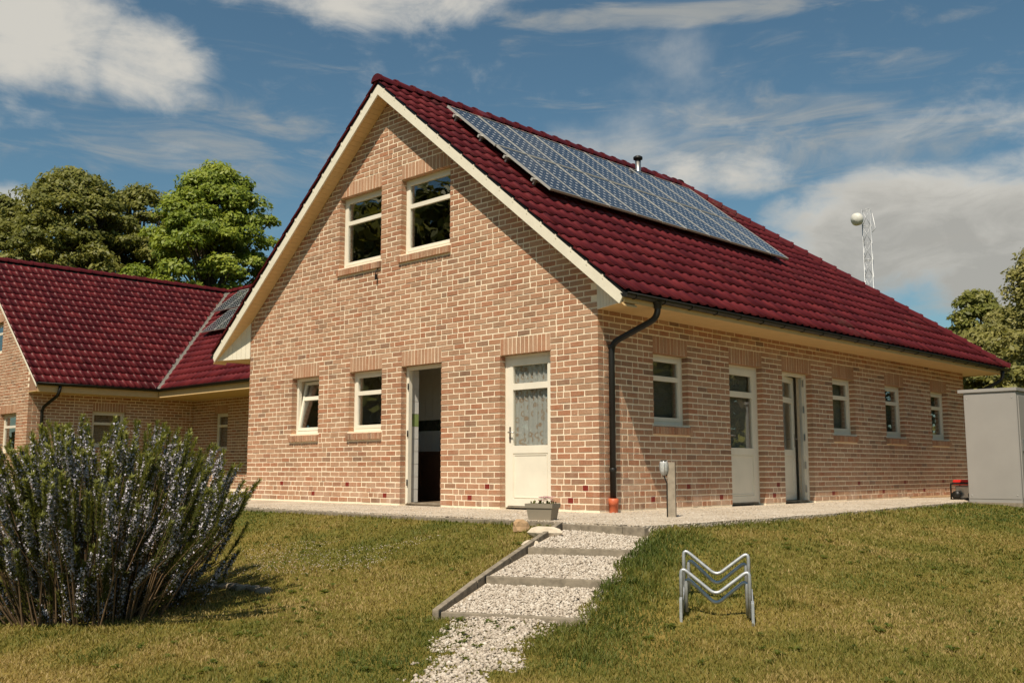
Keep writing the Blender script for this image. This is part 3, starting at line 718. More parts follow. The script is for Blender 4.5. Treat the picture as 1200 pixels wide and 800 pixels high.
# ------------------------------------------------------------------ main house
LG, LS = 8.596, 12.72
XR, ZR = -4.42, 6.95                 # ridge line of the tile plane
EX, EW, EN, EY = .70, -9.54, 13.45, -.31
HALF = EX - XR; EZ = ZR - TANR * HALF; YH = EN - HALF
c = CRS
def roof_z(x): return ZR - TANR * abs(x - XR)
def build_house():
    H = thing('brick_house', (-4.3, 6.4, 0), 'tan brick house with steep dark red tiled roof and large rooftop solar array', 'house')
    opsG = [(6.32, 7.15, 14 * c, 26 * c), (4.56, 5.43, 14 * c, 26 * c), (3.10, 4.06, 0, 26 * c), (.85, 1.83, 0, 26 * c), (4.64, 5.80, 48 * c, 63 * c), (2.93, 4.12, 48 * c, 63 * c)]
    opsS = [(1.21, 2.06, 14 * c, 26 * c), (3.17, 4.15, 0, 26 * c), (4.78, 5.78, 0, 26 * c), (6.54, 7.40, 14 * c, 26 * c), (8.69, 9.56, 14 * c, 26 * c), (10.88, 11.75, 14 * c, 26 * c)]
    def extras(ops):
        s = []
        for a, b, z0, z1 in ops:
            s.append((a, b, z1, z1 + 3 * c))
            if z0 > 0: s.append((a - .035, b + .035, z0 - 2 * c, z0))
        return s
    vg = [(8.37, 1), (7.40, 3), (6.42, 1), (5.44, 3), (4.44, 1), (2.46, 1), (2.09, 3), (.50, 1), (.24, 3)]
    vs_ = [(1.16, 1), (2.02, 3), (2.87, 1), (4.55, 3), (4.42, 1), (6.43, 1), (7.43, 3), (8.44, 1), (9.42, 3), (10.33, 1), (11.32, 3)]
    vskip = lambda l: [(u - .055, u + .055, r * c, (r + 1) * c) for u, r in l]
    gtop = lambda u: 6.80 - TANR * abs(u + XR)
    wg = Wall((0, 0, 0), (-1, 0, 0), (0, -1, 0), LG, gtop, opsG, lambda r: 0 if r % 2 == 0 else .115, extras(opsG) + vskip(vg), 3); wg.brk = [-XR]
    ws = Wall((0, 0, 0), (0, 1, 0), (1, 0, 0), LS, lambda u: 2.72, opsS, lambda r: .115 if r % 2 == 0 else 0, extras(opsS) + vskip(vs_), 4)
    for w, nm, rows, n, sd, vl in ((wg, 'gable_wall', 82, 170, 21, vg), (ws, 'side_wall', 32, 125, 22, vs_)):
        mb = MB()
        if nm == 'side_wall':   # keep clear of the gable slab at the corner
            w2 = Wall((0, 0, 0), w.U, w.N, LS, w.top, w.ops); w2.slab(mb)
            mb.v = [tuple(Vector(v) + Vector((0, .301 if v[1] < .3 else 0, 0))) if v[1] < .01 else v for v in mb.v]
        else:
            w.slab(mb); mb.v = [(-.0045, v[1], v[2]) if v[0] > -.001 else v for v in mb.v]
        wall = mb.build(nm, M['mortar'], H); lay_bricks(w, rows, wall, n, sd)
        for u, r in vl:
            b = MB(); b.box(w.P(u - .046, r * c + .007, -.10), w.U * .092, Z * .069, w.N * .101); b.build('vent_block', M['vent'], wall)
        for i, (a, b, z0, z1) in enumerate(w.ops):
            lintel(w, a, b, z1, H, sd * 10 + i)
            if z0 > 0: brick_sill(w, a - .03, b + .03, z0, H, sd * 20 + i)
    # corner return of side wall mortar, then the two hidden walls
    b = MB(); b.aabb(-LG, -LG + .3, .301, LS, -.2, 3.2); b.build('rear_side_wall', M['mortar'], H)
    b = MB(); b.aabb(-LG + .301, -.301, LS - .3, LS, -.2, 2.72); b.build('end_wall', M['mortar'], H)
    # ---- windows and doors
    covers = [None, None, 'blind', 'net', 'blind', 'blind']
    window(wg, 6.32, 7.15, 14 * c, 26 * c, H, .36, tilt=rad(9)); window(wg, 4.56, 5.43, 14 * c, 26 * c, H, .36)
    window(wg, 4.64, 5.80, 48 * c, 63 * c, H, .36); window(wg, 2.93, 4.12, 48 * c, 63 * c, H, .36)
    for i, cv in ((0, 'blind'), (3, 'net'), (4, 'blind'), (5, 'blind')):
        a, b_, z0, z1 = opsS[i]; window(ws, a, b_, z0, z1, H, .34, cover=cv)
    def door_frame(w, a, b, z1):
        w = w.inset(.028); f = MB(); t = .055; d = w.N * .075
        f.box(w.P(a, 0.0, -.16), w.U * t, Z * z1, d); f.box(w.P(b - t, 0.0, -.16), w.U * t, Z * z1, d); f.box(w.P(a + t, z1 - t, -.16), w.U * (b - a - 2 * t), Z * t, d)
        fr = f.build('door', M['cream'], H, .004)
        s = MB(); s.box(w.P(a + t, 0.0, -.20), w.U * (b - a - 2 * t), Z * .02, w.N * .13); s.build('threshold', M['kerb'], fr); return fr
    # curtained door in the gable
    d2 = door_frame(wg, .85, 1.83, 26 * c); door_leaf(wg, .905, 1.775, .025, 26 * c - .055, d2, 'b')
    cb = MB(); k = 90; vv = []
    for i in range(k + 1):
        u = .93 + .82 * i / k; n = -.185 + .014 * math.sin(i * .62) + .006 * math.sin(i * 1.7 + 1); vv += [wg.P(u, .80, n), wg.P(u, 2.09, n)]
    cb.add(vv, [(2 * i, 2 * i + 2, 2 * i + 3, 2 * i + 1) for i in range(k)], 0, True); cb.build('curtain', M['curtain'], d2)
    # open doorway in the gable
    d1 = door_frame(wg, 3.10, 4.06, 26 * c)
    for z in (.28, 1.05, 1.80):
        h = MB(); h.tube([wg.P(3.10 + .96 - .052, z, -.10), wg.P(3.10 + .96 - .052, z + .10, -.10)], .011, 8); h.build('hinge', M['black'], d1)
    # doors in the side wall
    d3 = door_frame(ws, 3.17, 4.15, 26 * c); door_leaf(ws, 3.225, 4.095, .025, 26 * c - .055, d3, 'a')
    cb = MB(); vv = []
    for i in range(k + 1):
        u = 3.24 + .84 * i / k; n = -.22 + .015 * math.sin(i * .8); vv += [ws.P(u, .80, n), ws.P(u, 2.09, n)]
    cb.add(vv, [(2 * i, 2 * i + 2, 2 * i + 3, 2 * i + 1) for i in range(k)], 0, True); cb.build('curtain', M['net'], d3)
    d4 = door_frame(ws, 4.78, 5.78, 26 * c); parts = door_leaf(ws, 4.835, 5.725, .025, 26 * c - .055, d4, 'b')
    piv = ws.P(4.835, 0, -.14); rot = Matrix.Translation(piv) @ Matrix.Rotation(rad(13), 4, 'Z') @ Matrix.Translation(-piv)
    for o in parts: o.matrix_basis = rot @ o.matrix_basis
    for z in (.15, .55, 1.02, 1.5, 1.95):
        h = MB(); h.box(ws.P(5.715, z, -.15), ws.U * .008, Z * .12, ws.N * .03); h.build('strike_plate', M['steel'], d4)
    g = MB(); g.box(ws.P(5.70, .02, -.205), ws.U * .024, Z * 2.08, ws.N * .04); g.build('seal', M['alu'], d4)
    # ---- interior
    I = MB(); I.aabb(-LG + .3, -.3, .3, LS - .3, -.06, .012); I.build('inner_floor', M['floor'], H)
    I = MB(); I.aabb(-LG + .3, -.3, .3, LS - .3, 2.60, 2.70); I.build('inner_ceiling', M['inner'], H)
    I = MB()
    I.aabb(-2.62, -2.50, .302, 3.0, .012, 2.60); I.aabb(-2.49, -1.5, 2.9, 3.0, .012, 2.60); I.aabb(-1.6, -1.5, 3.001, 12.3, .012, 2.60)
    for y in (2.6, 4.45, 6.15, 8.05, 10.2): I.aabb(-1.499, -.31, y, y + .1, .012, 2.60)
    I.aabb(-7.0, -1.9, 3.3, 3.4, 2.71, 4.6); I.build('partition', M['inner'], H)
    # tiled washroom: return beside the door, then a back wall
    t = MB(); t.aabb(-8.29, -2.63, 1.75, 1.9, .013, 2.59); wallb = t.build('washroom_wall', M['white'], H)
    tb = MB(); th = .2
    for r in range(12):
        for q in range(28):
            x = -8.28 + q * th; z = .02 + r * th; tn = .9 if (r == 6) and rng.random() < .8 else (.6 if r == 6 else .2 + .2 * rng.random())
            tb.aabb(x + .003, x + th - .003, 1.742, 1.7495, z + .003, z + th - .003, tn)
    tag(tb.build('wall_tile', M['glaze'], wallb), kind='stuff')
    t = MB(); t.aabb(-4.30, -4.07, .302, .36, .013, 2.59); rw = t.build('washroom_return', M['white'], H)
    t = MB(); t.aabb(-4.30, -4.062, .105, .36, .013, 2.30); t.v = [v for v in t.v]
    tb = MB()
    for r in range(11):
        z = .02 + r * th
        for q, (y0, y1) in enumerate(((.165, .262), (.262, .36))):
            tn = .2 + .1 * rng.random()
            if r == 6: tn = .6
            tb.aabb(-4.060, -4.045, y0 + .002, y1 - .002, z + .003, z + th - .003, tn)
    tb.aabb(-4.0449, -4.0435, .18, .235, 1.33, 1.42, .9)
    tb.build('wall_tile', M['glaze'], rw)
    k_ = MB(); k_.aabb(-6.4, -3.4, 1.15, 1.70, .013, .84); kb = k_.build('washroom_cabinet', M['darkwood'], H, .006)
    for x in (-6.3, -5.55, -4.8, -4.1):
        q = MB(); q.aabb(x, x + .66, 1.135, 1.149, .26, .78); q.build('cabinet_door', M['darkwood'], kb, .006)
    # ---- roof
    t = .05
    sh = MB(); dz = t
    A, B_, C_, D_ = (EX, EY + .02, EZ), (EX, EN, EZ), (EW, EN, EZ), (EW, EY + .02, EZ); R0, R1 = (XR, EY + .02, ZR), (XR, YH, ZR)
    for poly in ([A, B_, R1, R0], [C_, D_, R0, R1], [B_, C_, R1]):
        P = [Vector(p) - Z * .012 for p in poly]; Q = [p - Z * dz for p in P]; n = len(P)
        sh.add(P + Q, [tuple(range(n)), tuple(range(n, 2 * n))[::-1]] + [(i, n + i, n + (i + 1) % n, (i + 1) % n) for i in range(n)])
    roof = sh.build('roof', M['black'], H)
    up = Vector((0, 0, 1)); hipE = ((XR, YH, ZR), Vector((1, -1, 0)).normalized()); hipW = ((XR, YH, ZR), Vector((-1, -1, 0)).normalized())
    lay_tiles((EX, EY, EZ), (0, 1, 0), (-COSR, 0, SINR), (SINR, 0, COSR), EN - EY, 19, roof, [hipE], 300, 31, verge_first=True)
    lay_tiles((EW, EN, EZ), (0, -1, 0), (COSR, 0, SINR), (-SINR, 0, COSR), EN - EY, 19, roof, [hipW], 0, 32, verge_last=True)
    lay_tiles((EX, EN, EZ), (-1, 0, 0), (0, -COSR, SINR), (0, SINR, COSR), EX - EW, 19, roof, [(hipE[0], -hipE[1]), (hipW[0], -hipW[1])], 0, 33)
    ridge_line((XR, EY - .02, ZR + .035), (XR, YH + .1, ZR + .035), roof)
    ridge_line((EX + .02, EN + .02, EZ + .05), (XR, YH, ZR + .045), roof); ridge_line((EW - .02, EN + .02, EZ + .05), (XR, YH, ZR + .045), roof)
    cap = MB(); seg = 12; cap.add([(XR, EY - .026, ZR - .01)] + [(XR + .128 * math.cos(math.pi * i / seg), EY - .026, ZR - .01 + .12 * math.sin(math.pi * i / seg)) for i in range(seg + 1)], [(0, i + 2, i + 1) for i in range(seg)], .3)
    cap.build('ridge_end_cap', M['tile'], roof)
    # bargeboards, rake soffits, eaves boxes
    yb0, yb1 = -.295, -.268
    for sgn, xe in ((1, EX - .035), (-1, EW + .035)):
        zt = lambda x: 6.885 - TANR * abs(x - XR)
        b = MB(); x0 = XR; b.prism([(x0, yb1, zt(x0)), (xe, yb1, zt(xe)), (xe - sgn * .07, yb1, zt(xe) - .115), (x0, yb1, zt(x0) - .175)], (0, yb0 - yb1, 0)); bb = b.build('bargeboard', M['barge'], H, .003)
        d = Vector((sgn * COSR, 0, -SINR)); L = (xe - x0) * sgn / COSR
        q = MB(); nn = int(L / TL)
        for i in range(nn):   # small clips along the verge
            p = Vector((x0, 0, zt(x0))) + d * (TL * (i + .6)); q.box(p + Vector((0, yb0 - .006, -.035)), d * .028, (0, .03, 0), (0, 0, .055))
        q.build('verge_clip', M['barge'], bb)
        so_ = MB(); w_ = .098; n = int(L / w_)
        for i in range(n):
            p = Vector((x0, yb1, zt(x0) - .150)) + d * (w_ * i + .002); so_.box(p, d * (w_ - .005), (0, -yb1 - .008, 0), (0, 0, .018))
        so_.build('rake_soffit', M['soffit'], H)
    zs = 2.645
    for sgn, xw, xe in ((1, .004, EX - .07), (-1, -LG - .004, EW + .07)):
        b = MB(); pl = [(xw, -.012, zs), (xe, -.262, zs), (xe, EN - .08, zs), (xw, EN - .08, zs)]
        b.prism(pl, (0, 0, .02)); b.build('eaves_soffit', M['soffit'], H)
        b = MB(); b.aabb(min(xe + sgn * .002, xe + sgn * .022), max(xe + sgn * .002, xe + sgn * .022), -.262, EN - .06, zs - .012, zs + .115); b.build('fascia', M['soffit'], H, .003)
        n = 8; b = MB()
        for i in range(n):    # boarded triangular end of the eaves box
            p0 = Vector((xw, -.014, 0)).lerp(Vector((xe, -.262, 0)), i / n); p1 = Vector((xw, -.014, 0)).lerp(Vector((xe, -.262, 0)), (i + .94) / n)
            h0 = roof_z(p0.x) - .11; h1 = roof_z(p1.x) - .11
            b.prism([(p0.x, p0.y, zs - .004), (p1.x, p1.y, zs - .004), (p1.x, p1.y, h1), (p0.x, p0.y, h0)], (0, .014, 0))
        b.build('eaves_end_panel', M['barge'], H)
    b = MB(); b.aabb(-LG - .6, .6, LS + .004, EN - .09, zs + .003, zs + .022); b.build('eaves_soffit', M['soffit'], H)
    b = MB(); b.aabb(EW + .07, EX - .07, EN - .058, EN - .038, zs - .012, zs + .115); b.build('fascia', M['soffit'], H)
    gx = EX - .016; gzv = EZ - .022
    g = half_gutter((gx, -.30, gzv), (gx, EN + .06, gzv), H, .055); half_gutter((EW + .016, EN + .06, gzv), (EW + .016, -.30, gzv), H, .055); half_gutter((gx, EN + .015, gzv - .002), (EW, EN + .015, gzv - .002), H)
    y = .35
    for i in range(22):
        y = -.1 + i * .62; q = MB(); q.tube([(gx + .059 * math.cos(a), y, gzv + .059 * math.sin(a)) for a in np.linspace(math.pi * 1.02, math.pi * 1.98, 9)], .007, 6); q.build('gutter_bracket', M['black'], g)
    r = .042
    def smooth_path(P, n=6, cut=.12):
        P = [Vector(p) for p in P]; o = [P[0]]
        for a, b_, c_ in zip(P[:-2], P[1:-1], P[2:]):
            k0 = b_ + (a - b_).normalized() * cut; k1 = b_ + (c_ - b_).normalized() * cut
            for i in range(n + 1):
                s = i / n; o.append(k0 * (1 - s) ** 2 + b_ * 2 * s * (1 - s) + k1 * s * s)
        return o + [P[-1]]
    d = MB(); d.tube(smooth_path([(gx, .40, gzv - .05), (gx, .40, 2.50), (.055, .215, 2.20), (.055, .215, .15)]), r, 14)
    dp = d.build('downpipe', M['black'], H)
    q = MB(); q.lathe((gx, .40, gzv - .13), [(.043, 0), (.052, .01), (.056, .06), (.075, .085)], 14); q.build('outlet', M['black'], dp)
    for z, rr in ((2.13, .047), (.50, .047)):
        q = MB(); q.lathe((.055, .215, z), [(r, 0), (rr, .004), (rr, .05), (r, .054)], 14); q.aabb(.002, .03, .205, .225, z + .01, z + .04); q.build('pipe_bracket', M['black'], dp)
    q = MB(); q.lathe((.058, .215, -.06), [(.058, 0), (.058, .13), (.066, .135), (.066, .215), (.05, .22), (.043, .22)], 18); q.build('pipe_socket', M['terracotta'], dp)
    d = MB(); d.tube(smooth_path([(gx, EN - .25, gzv - .05), (gx, EN - .25, 2.50), (.06, LS + .055, 2.12), (.06, LS + .055, 0)]), r, 12); d.build('downpipe', M['black'], H)
    # flue and two roof ventilators
    x, y = XR + .35, 6.35; z = roof_z(x)
    f = MB(); f.lathe((x, y, z - .15), [(.062, 0), (.062, .50), (.058, .50)], 14); fl = f.build('flue', M['steel'], H)
    q = MB(); q.lathe((x, y, z + .33), [(.05, 0), (.098, .02), (.10, .07), (.06, .095), (.0, .10)], 14); q.build('flue_cap', M['black'], fl)
    for yy in (1.62, 7.05):
        x = XR + .36; z = roof_z(x) + .02
        q = MB(); q.prism([(x - .14, yy, z + .13), (x + .16, yy, z - .10), (x + .17, yy, z + .05), (x - .02, yy, z + .20)], (0, .2, 0), .4); q.build('vent_tile', M['tile'], roof, .015)
    hk = MB(); hk.tube([wg.P(4.70, 3.86, 0), wg.P(4.70, 3.80, .05), wg.P(4.70, 3.74, .05)], .009, 6); hk.box(wg.P(4.685, 3.66, .03), wg.U * .03, Z * .09, wg.N * .03); hk.build('wall_lamp', M['black'], H)
    return H
build_house()

# solar array ----------------------------------------------------------
def solar_array(name, label, origin, U, S, Nn, cols, rows, pw, ph, gap, railext=.07):
    U, S, Nn = Vector(U), Vector(S), Vector(Nn); O = Vector(origin)
    A = thing(name, O, label, 'solar array')
    fr = MB(); t = .015; d = .036
    fr.box((0, 0, 0), (t, 0, 0), (0, ph, 0), (0, 0, d)); fr.box((pw - t, 0, 0), (t, 0, 0), (0, ph, 0), (0, 0, d)); fr.box((t, 0, 0), (pw - 2 * t, 0, 0), (0, t, 0), (0, 0, d)); fr.box((t, ph - t, 0), (pw - 2 * t, 0, 0), (0, t, 0), (0, 0, d))
    fm = fr.mesh('panel_frame', M['alu'])
    g = MB(); g.box((t, t, .006), (pw - 2 * t, 0, 0), (0, ph - 2 * t, 0), (0, 0, .024)); gm = g.mesh('solar_cells', M['solar'])
    R = Matrix((U, S, Nn)).transposed().to_4x4()
    for r in range(rows):
        for q in range(cols):
            mw = Matrix.Translation(O + U * (q * (pw + gap)) + S * (r * (ph + gap * 3)) + Nn * rng.uniform(-.003, .003)) @ R
            p = link(bpy.data.objects.new('solar_panel', fm), A, mw); link(bpy.data.objects.new('solar_cells', gm), p, mw)
    W = cols * (pw + gap)
    for r in range(rows):
        for k in (.24, .76):
            b = MB(); o = O + S * (r * (ph + gap * 3) + ph * k) - U * railext - Nn * .045; b.box(o, U * (W + 2 * railext), S * .04, Nn * .043); ra = b.build('mounting_rail', M['alu'], A)
            b = MB()
            for q in range(0, cols + 1, 2):
                b = MB(); b.box(o + U * (railext + q * (pw + gap)) - Nn * .07, U * .04, S * .035, Nn * .07); b.build('roof_hook', M['steel'], ra)
    b = MB()
    o = O - U * .03 + S * (ph + gap); b.box(o, U * (W + .05), S * (gap), Nn * .03); b.build('centre_rail', M['alu'], A)
    return A
sx = -1.50
o_ = Vector((sx, .63, roof_z(sx))) + Vector((SINR, 0, COSR)) * .135
solar_array('solar_array', 'two long rows of blue solar panels on the dark red roof of the near house', o_, (0, 1, 0), (-COSR, 0, SINR), (SINR, 0, COSR), 10, 2, .695, 1.475, .013)

# ------------------------------------------------------------------ neighbouring house (L shaped)
def build_neighbour():
    XE, YG, XRB, ZRB, YV = -19.2, 0.05, -24.25, 6.95, 3.43
    HB = XE - XRB; EZB = ZRB - TANR * HB; YRB = YV + HB; XEND = -11.2
    H = thing('brick_house', (-22, 4, 0), 'L-shaped tan brick house with dark red tiled roof behind the rosemary bush', 'house')
    xw = -19.8; yw = 4.85
    opsG = [(.80, 2.0, 12 * c, 25 * c), (2.2, 3.4, 46 * c, 57 * c)]
    opsS = [(1.75, 2.72, 14 * c, 26 * c)]
    opsW = [(1.28, 2.05, 13 * c, 26 * c)]
    ex = lambda ops: [(a, b, z1, z1 + 3 * c) for a, b, z0, z1 in ops]
    wg = Wall((xw, YG, 0), (-1, 0, 0), (0, -1, 0), 8.8, lambda u: 6.82 - TANR * abs(u - (xw - XRB)), opsG, lambda r: 0 if r % 2 == 0 else .115, ex(opsG), 5); wg.brk = [xw - XRB]
    ws = Wall((xw, YG, 0), (0, 1, 0), (1, 0, 0), yw - YG, lambda u: 2.72, opsS, lambda r: .115 if r % 2 == 0 else 0, ex(opsS), 6)
    ww = Wall((xw, yw, 0), (1, 0, 0), (0, -1, 0), XEND - .6 - xw, lambda u: 2.72, opsW, None, ex(opsW), 7)
    for w, nm, rows, sd in ((wg, 'gable_wall', 82, 41), (ws, 'side_wall', 32, 42), (ww, 'wing_wall', 32, 43)):
        mb = MB(); w.slab(mb)
        if nm == 'side_wall': mb.v = [(v[0], YG + .301, v[2]) if v[1] < YG + .01 else v for v in mb.v]
        if nm == 'gable_wall': mb.v = [(xw - .0045, v[1], v[2]) if v[0] > xw - .001 else v for v in mb.v]
        wall = mb.build(nm, M['mortar'], H); lay_bricks(w, rows, wall, 0, sd)
        for i, (a, b, z0, z1) in enumerate(w.ops):
            lintel(w, a, b, z1, H, sd * 10 + i); window(w, a, b, z0, z1, H, .34, cover='net' if nm != 'gable_wall' else None)
    b = MB(); b.aabb(xw - 7.4, xw - 1.6, YG + 2.6, YG + 2.7, 0, 4.4); b.aabb(xw + .5, XEND - .7, yw + 2.4, yw + 2.5, 0, 2.7); b.aabb(xw - 2.3, xw - 2.2, YG + .31, YG + 2.59, 0, 2.6); b.build('partition', M['inner'], H)
    b = MB(); b.aabb(xw - 8.6, xw - .3, YG + .3, 12, 2.6, 2.7); b.aabb(xw + .31, XEND - .6, yw + .31, 12, 2.6, 2.7); b.build('inner_ceiling', M['inner'], H)
    b = MB(); b.aabb(XEND - .61, XEND - .3, yw, 12.8, -.1, 2.7); b.aabb(xw - 8.8, xw - 8.5, YG + .31, 13, -.1, 3.3); b.aabb(xw - 8.49, XEND - .62, 12.7, 13, -.1, 2.7); b.build('rear_wall', M['mortar'], H)
    # roof shells
    sh = MB(); YB = 13.5; XWB = XRB - HB
    polys = [[(XE, YG - .03, EZB), (XE, YV, EZB), (XRB, YRB, ZRB), (XRB, YG - .03, ZRB)], [(XE, YV, EZB), (XEND, YV, EZB), (XEND, YRB, ZRB), (XRB, YRB, ZRB)],
             [(XWB, YG - .03, EZB), (XRB, YG - .03, ZRB), (XRB, YB, ZRB), (XWB, YB, EZB)], [(XRB, YRB, ZRB), (XEND, YRB, ZRB), (XEND, YRB + HB, EZB), (XRB, YRB + HB, EZB)]]
    for poly in polys:
        P = [Vector(p) - Z * .012 for p in poly]; Q = [p - Z * .05 for p in P]; n = len(P)
        sh.add(P + Q, [tuple(range(n)), tuple(range(n, 2 * n))[::-1]] + [(i, n + i, n + (i + 1) % n, (i + 1) % n) for i in range(n)])
    roof = sh.build('roof', M['black'], H)
    vn = Vector((1, 1, 0)).normalized(); vco = Vector((XE, YV, EZB))
    lay_tiles((XE, YG - .05, EZB), (0, 1, 0), (-COSR, 0, SINR), (SINR, 0, COSR), 8.88, 18, roof, [(vco - vn * .055, -vn)], 0, 51, verge_first=True)
    lay_tiles((XE - 5.2, YV, EZB), (1, 0, 0), (0, COSR, SINR), (0, -SINR, COSR), XEND - XE + 5.2, 18, roof, [(vco + vn * .055, vn)], 0, 52)
    b = MB(); a0 = vco + Z * .02; a1 = Vector((XRB, YRB, ZRB + .02)); k = 14
    for i in range(k):
        p = a0.lerp(a1, i / k); q = a0.lerp(a1, (i + 1.04) / k); dz = Z * (.004 * (i % 2)); b.add([p - vn * .09 + Z * .045 + dz, p + dz, p + vn * .09 + Z * .045 + dz, q + vn * .09 + Z * .045 + dz, q + dz, q - vn * .09 + Z * .045 + dz], [(0, 1, 4, 5), (1, 2, 3, 4)])
    b.build('valley_flashing', M['lead'], roof)
    ridge_line((XRB, YG - .06, ZRB + .035), (XRB, YRB + .1, ZRB + .035), roof); ridge_line((XRB, YRB, ZRB + .03), (XEND, YRB, ZRB + .03), roof)
    b = MB(); b.aabb(xw + .005, XE - .03, YG - .02, YV - .01, 2.60, 2.62); b.aabb(xw + .005, XE - .03, YV - .01, yw - .005, 2.60, 2.62); b.aabb(XE - .029, XEND, YV + .03, yw - .005, 2.60, 2.62); b.build('eaves_soffit', M['soffit'], H)
    b = MB(); b.prism([(xw, YG + .02, 2.62), (XE - .03, YG + .02, 2.62), (XE - .03, YG + .02, EZB - .02), (xw, YG + .02, EZB + TANR * .58)], (0, -.018, 0)); b.build('eaves_end_panel', M['brick'], H)
    b = MB(); zt = lambda x: ZRB - .075 - TANR * abs(x - XRB)
    for xe in (XE - .02, XWB + .02): b.prism([(XRB, YG - .012, zt(XRB)), (xe, YG - .012, zt(xe)), (xe, YG - .012, zt(xe) - .045), (XRB, YG - .012, zt(XRB) - .06)], (0, -.03, 0))
    b.build('bargeboard', M['barge'], H)
    b = MB(); b.aabb(XE - .028, XE - .010, YG, YV, 2.59, EZB - .03); b.aabb(XE - .009, XEND, YV + .010, YV + .028, 2.59, EZB - .03); b.build('fascia', M['soffit'], H)
    half_gutter((XE + .05, YG - .05, EZB), (XE + .05, YV - .0, EZB), H); half_gutter((XE + .02, YV - .05, EZB), (XEND, YV - .05, EZB), H)
    d = MB(); d.tube([(XE + .05, .62, EZB - .05), (XE + .05, .60, 2.62), (XE, .57, 2.5), (xw + .12, .42, 2.22), (xw + .07, .40, 2.1), (xw + .07, .40, 0)], .042, 10); d.build('downpipe', M['black'], H)
    N = Vector((0, -SINR, COSR)); S = Vector((0, COSR, SINR))
    for (x, y, k) in ((-22.42, 6.93, 3), (-20.97, 5.76, 4)):
        z = EZB + TANR * (y - YV); tl = rad(1)
        S2 = (S * math.cos(tl) + N * math.sin(tl)); N2 = (N * math.cos(tl) - S * math.sin(tl))
        solar_array('solar_array', 'upper row of pale solar panels tilted on the wing roof of the far house' if y > 6 else 'lower row of pale solar panels tilted on the wing roof of the far house',
                    Vector((x, y, z)) + N * .16, (1, 0, 0), S2, N2, k, 1, .8, 1.30, .02)
build_neighbour()

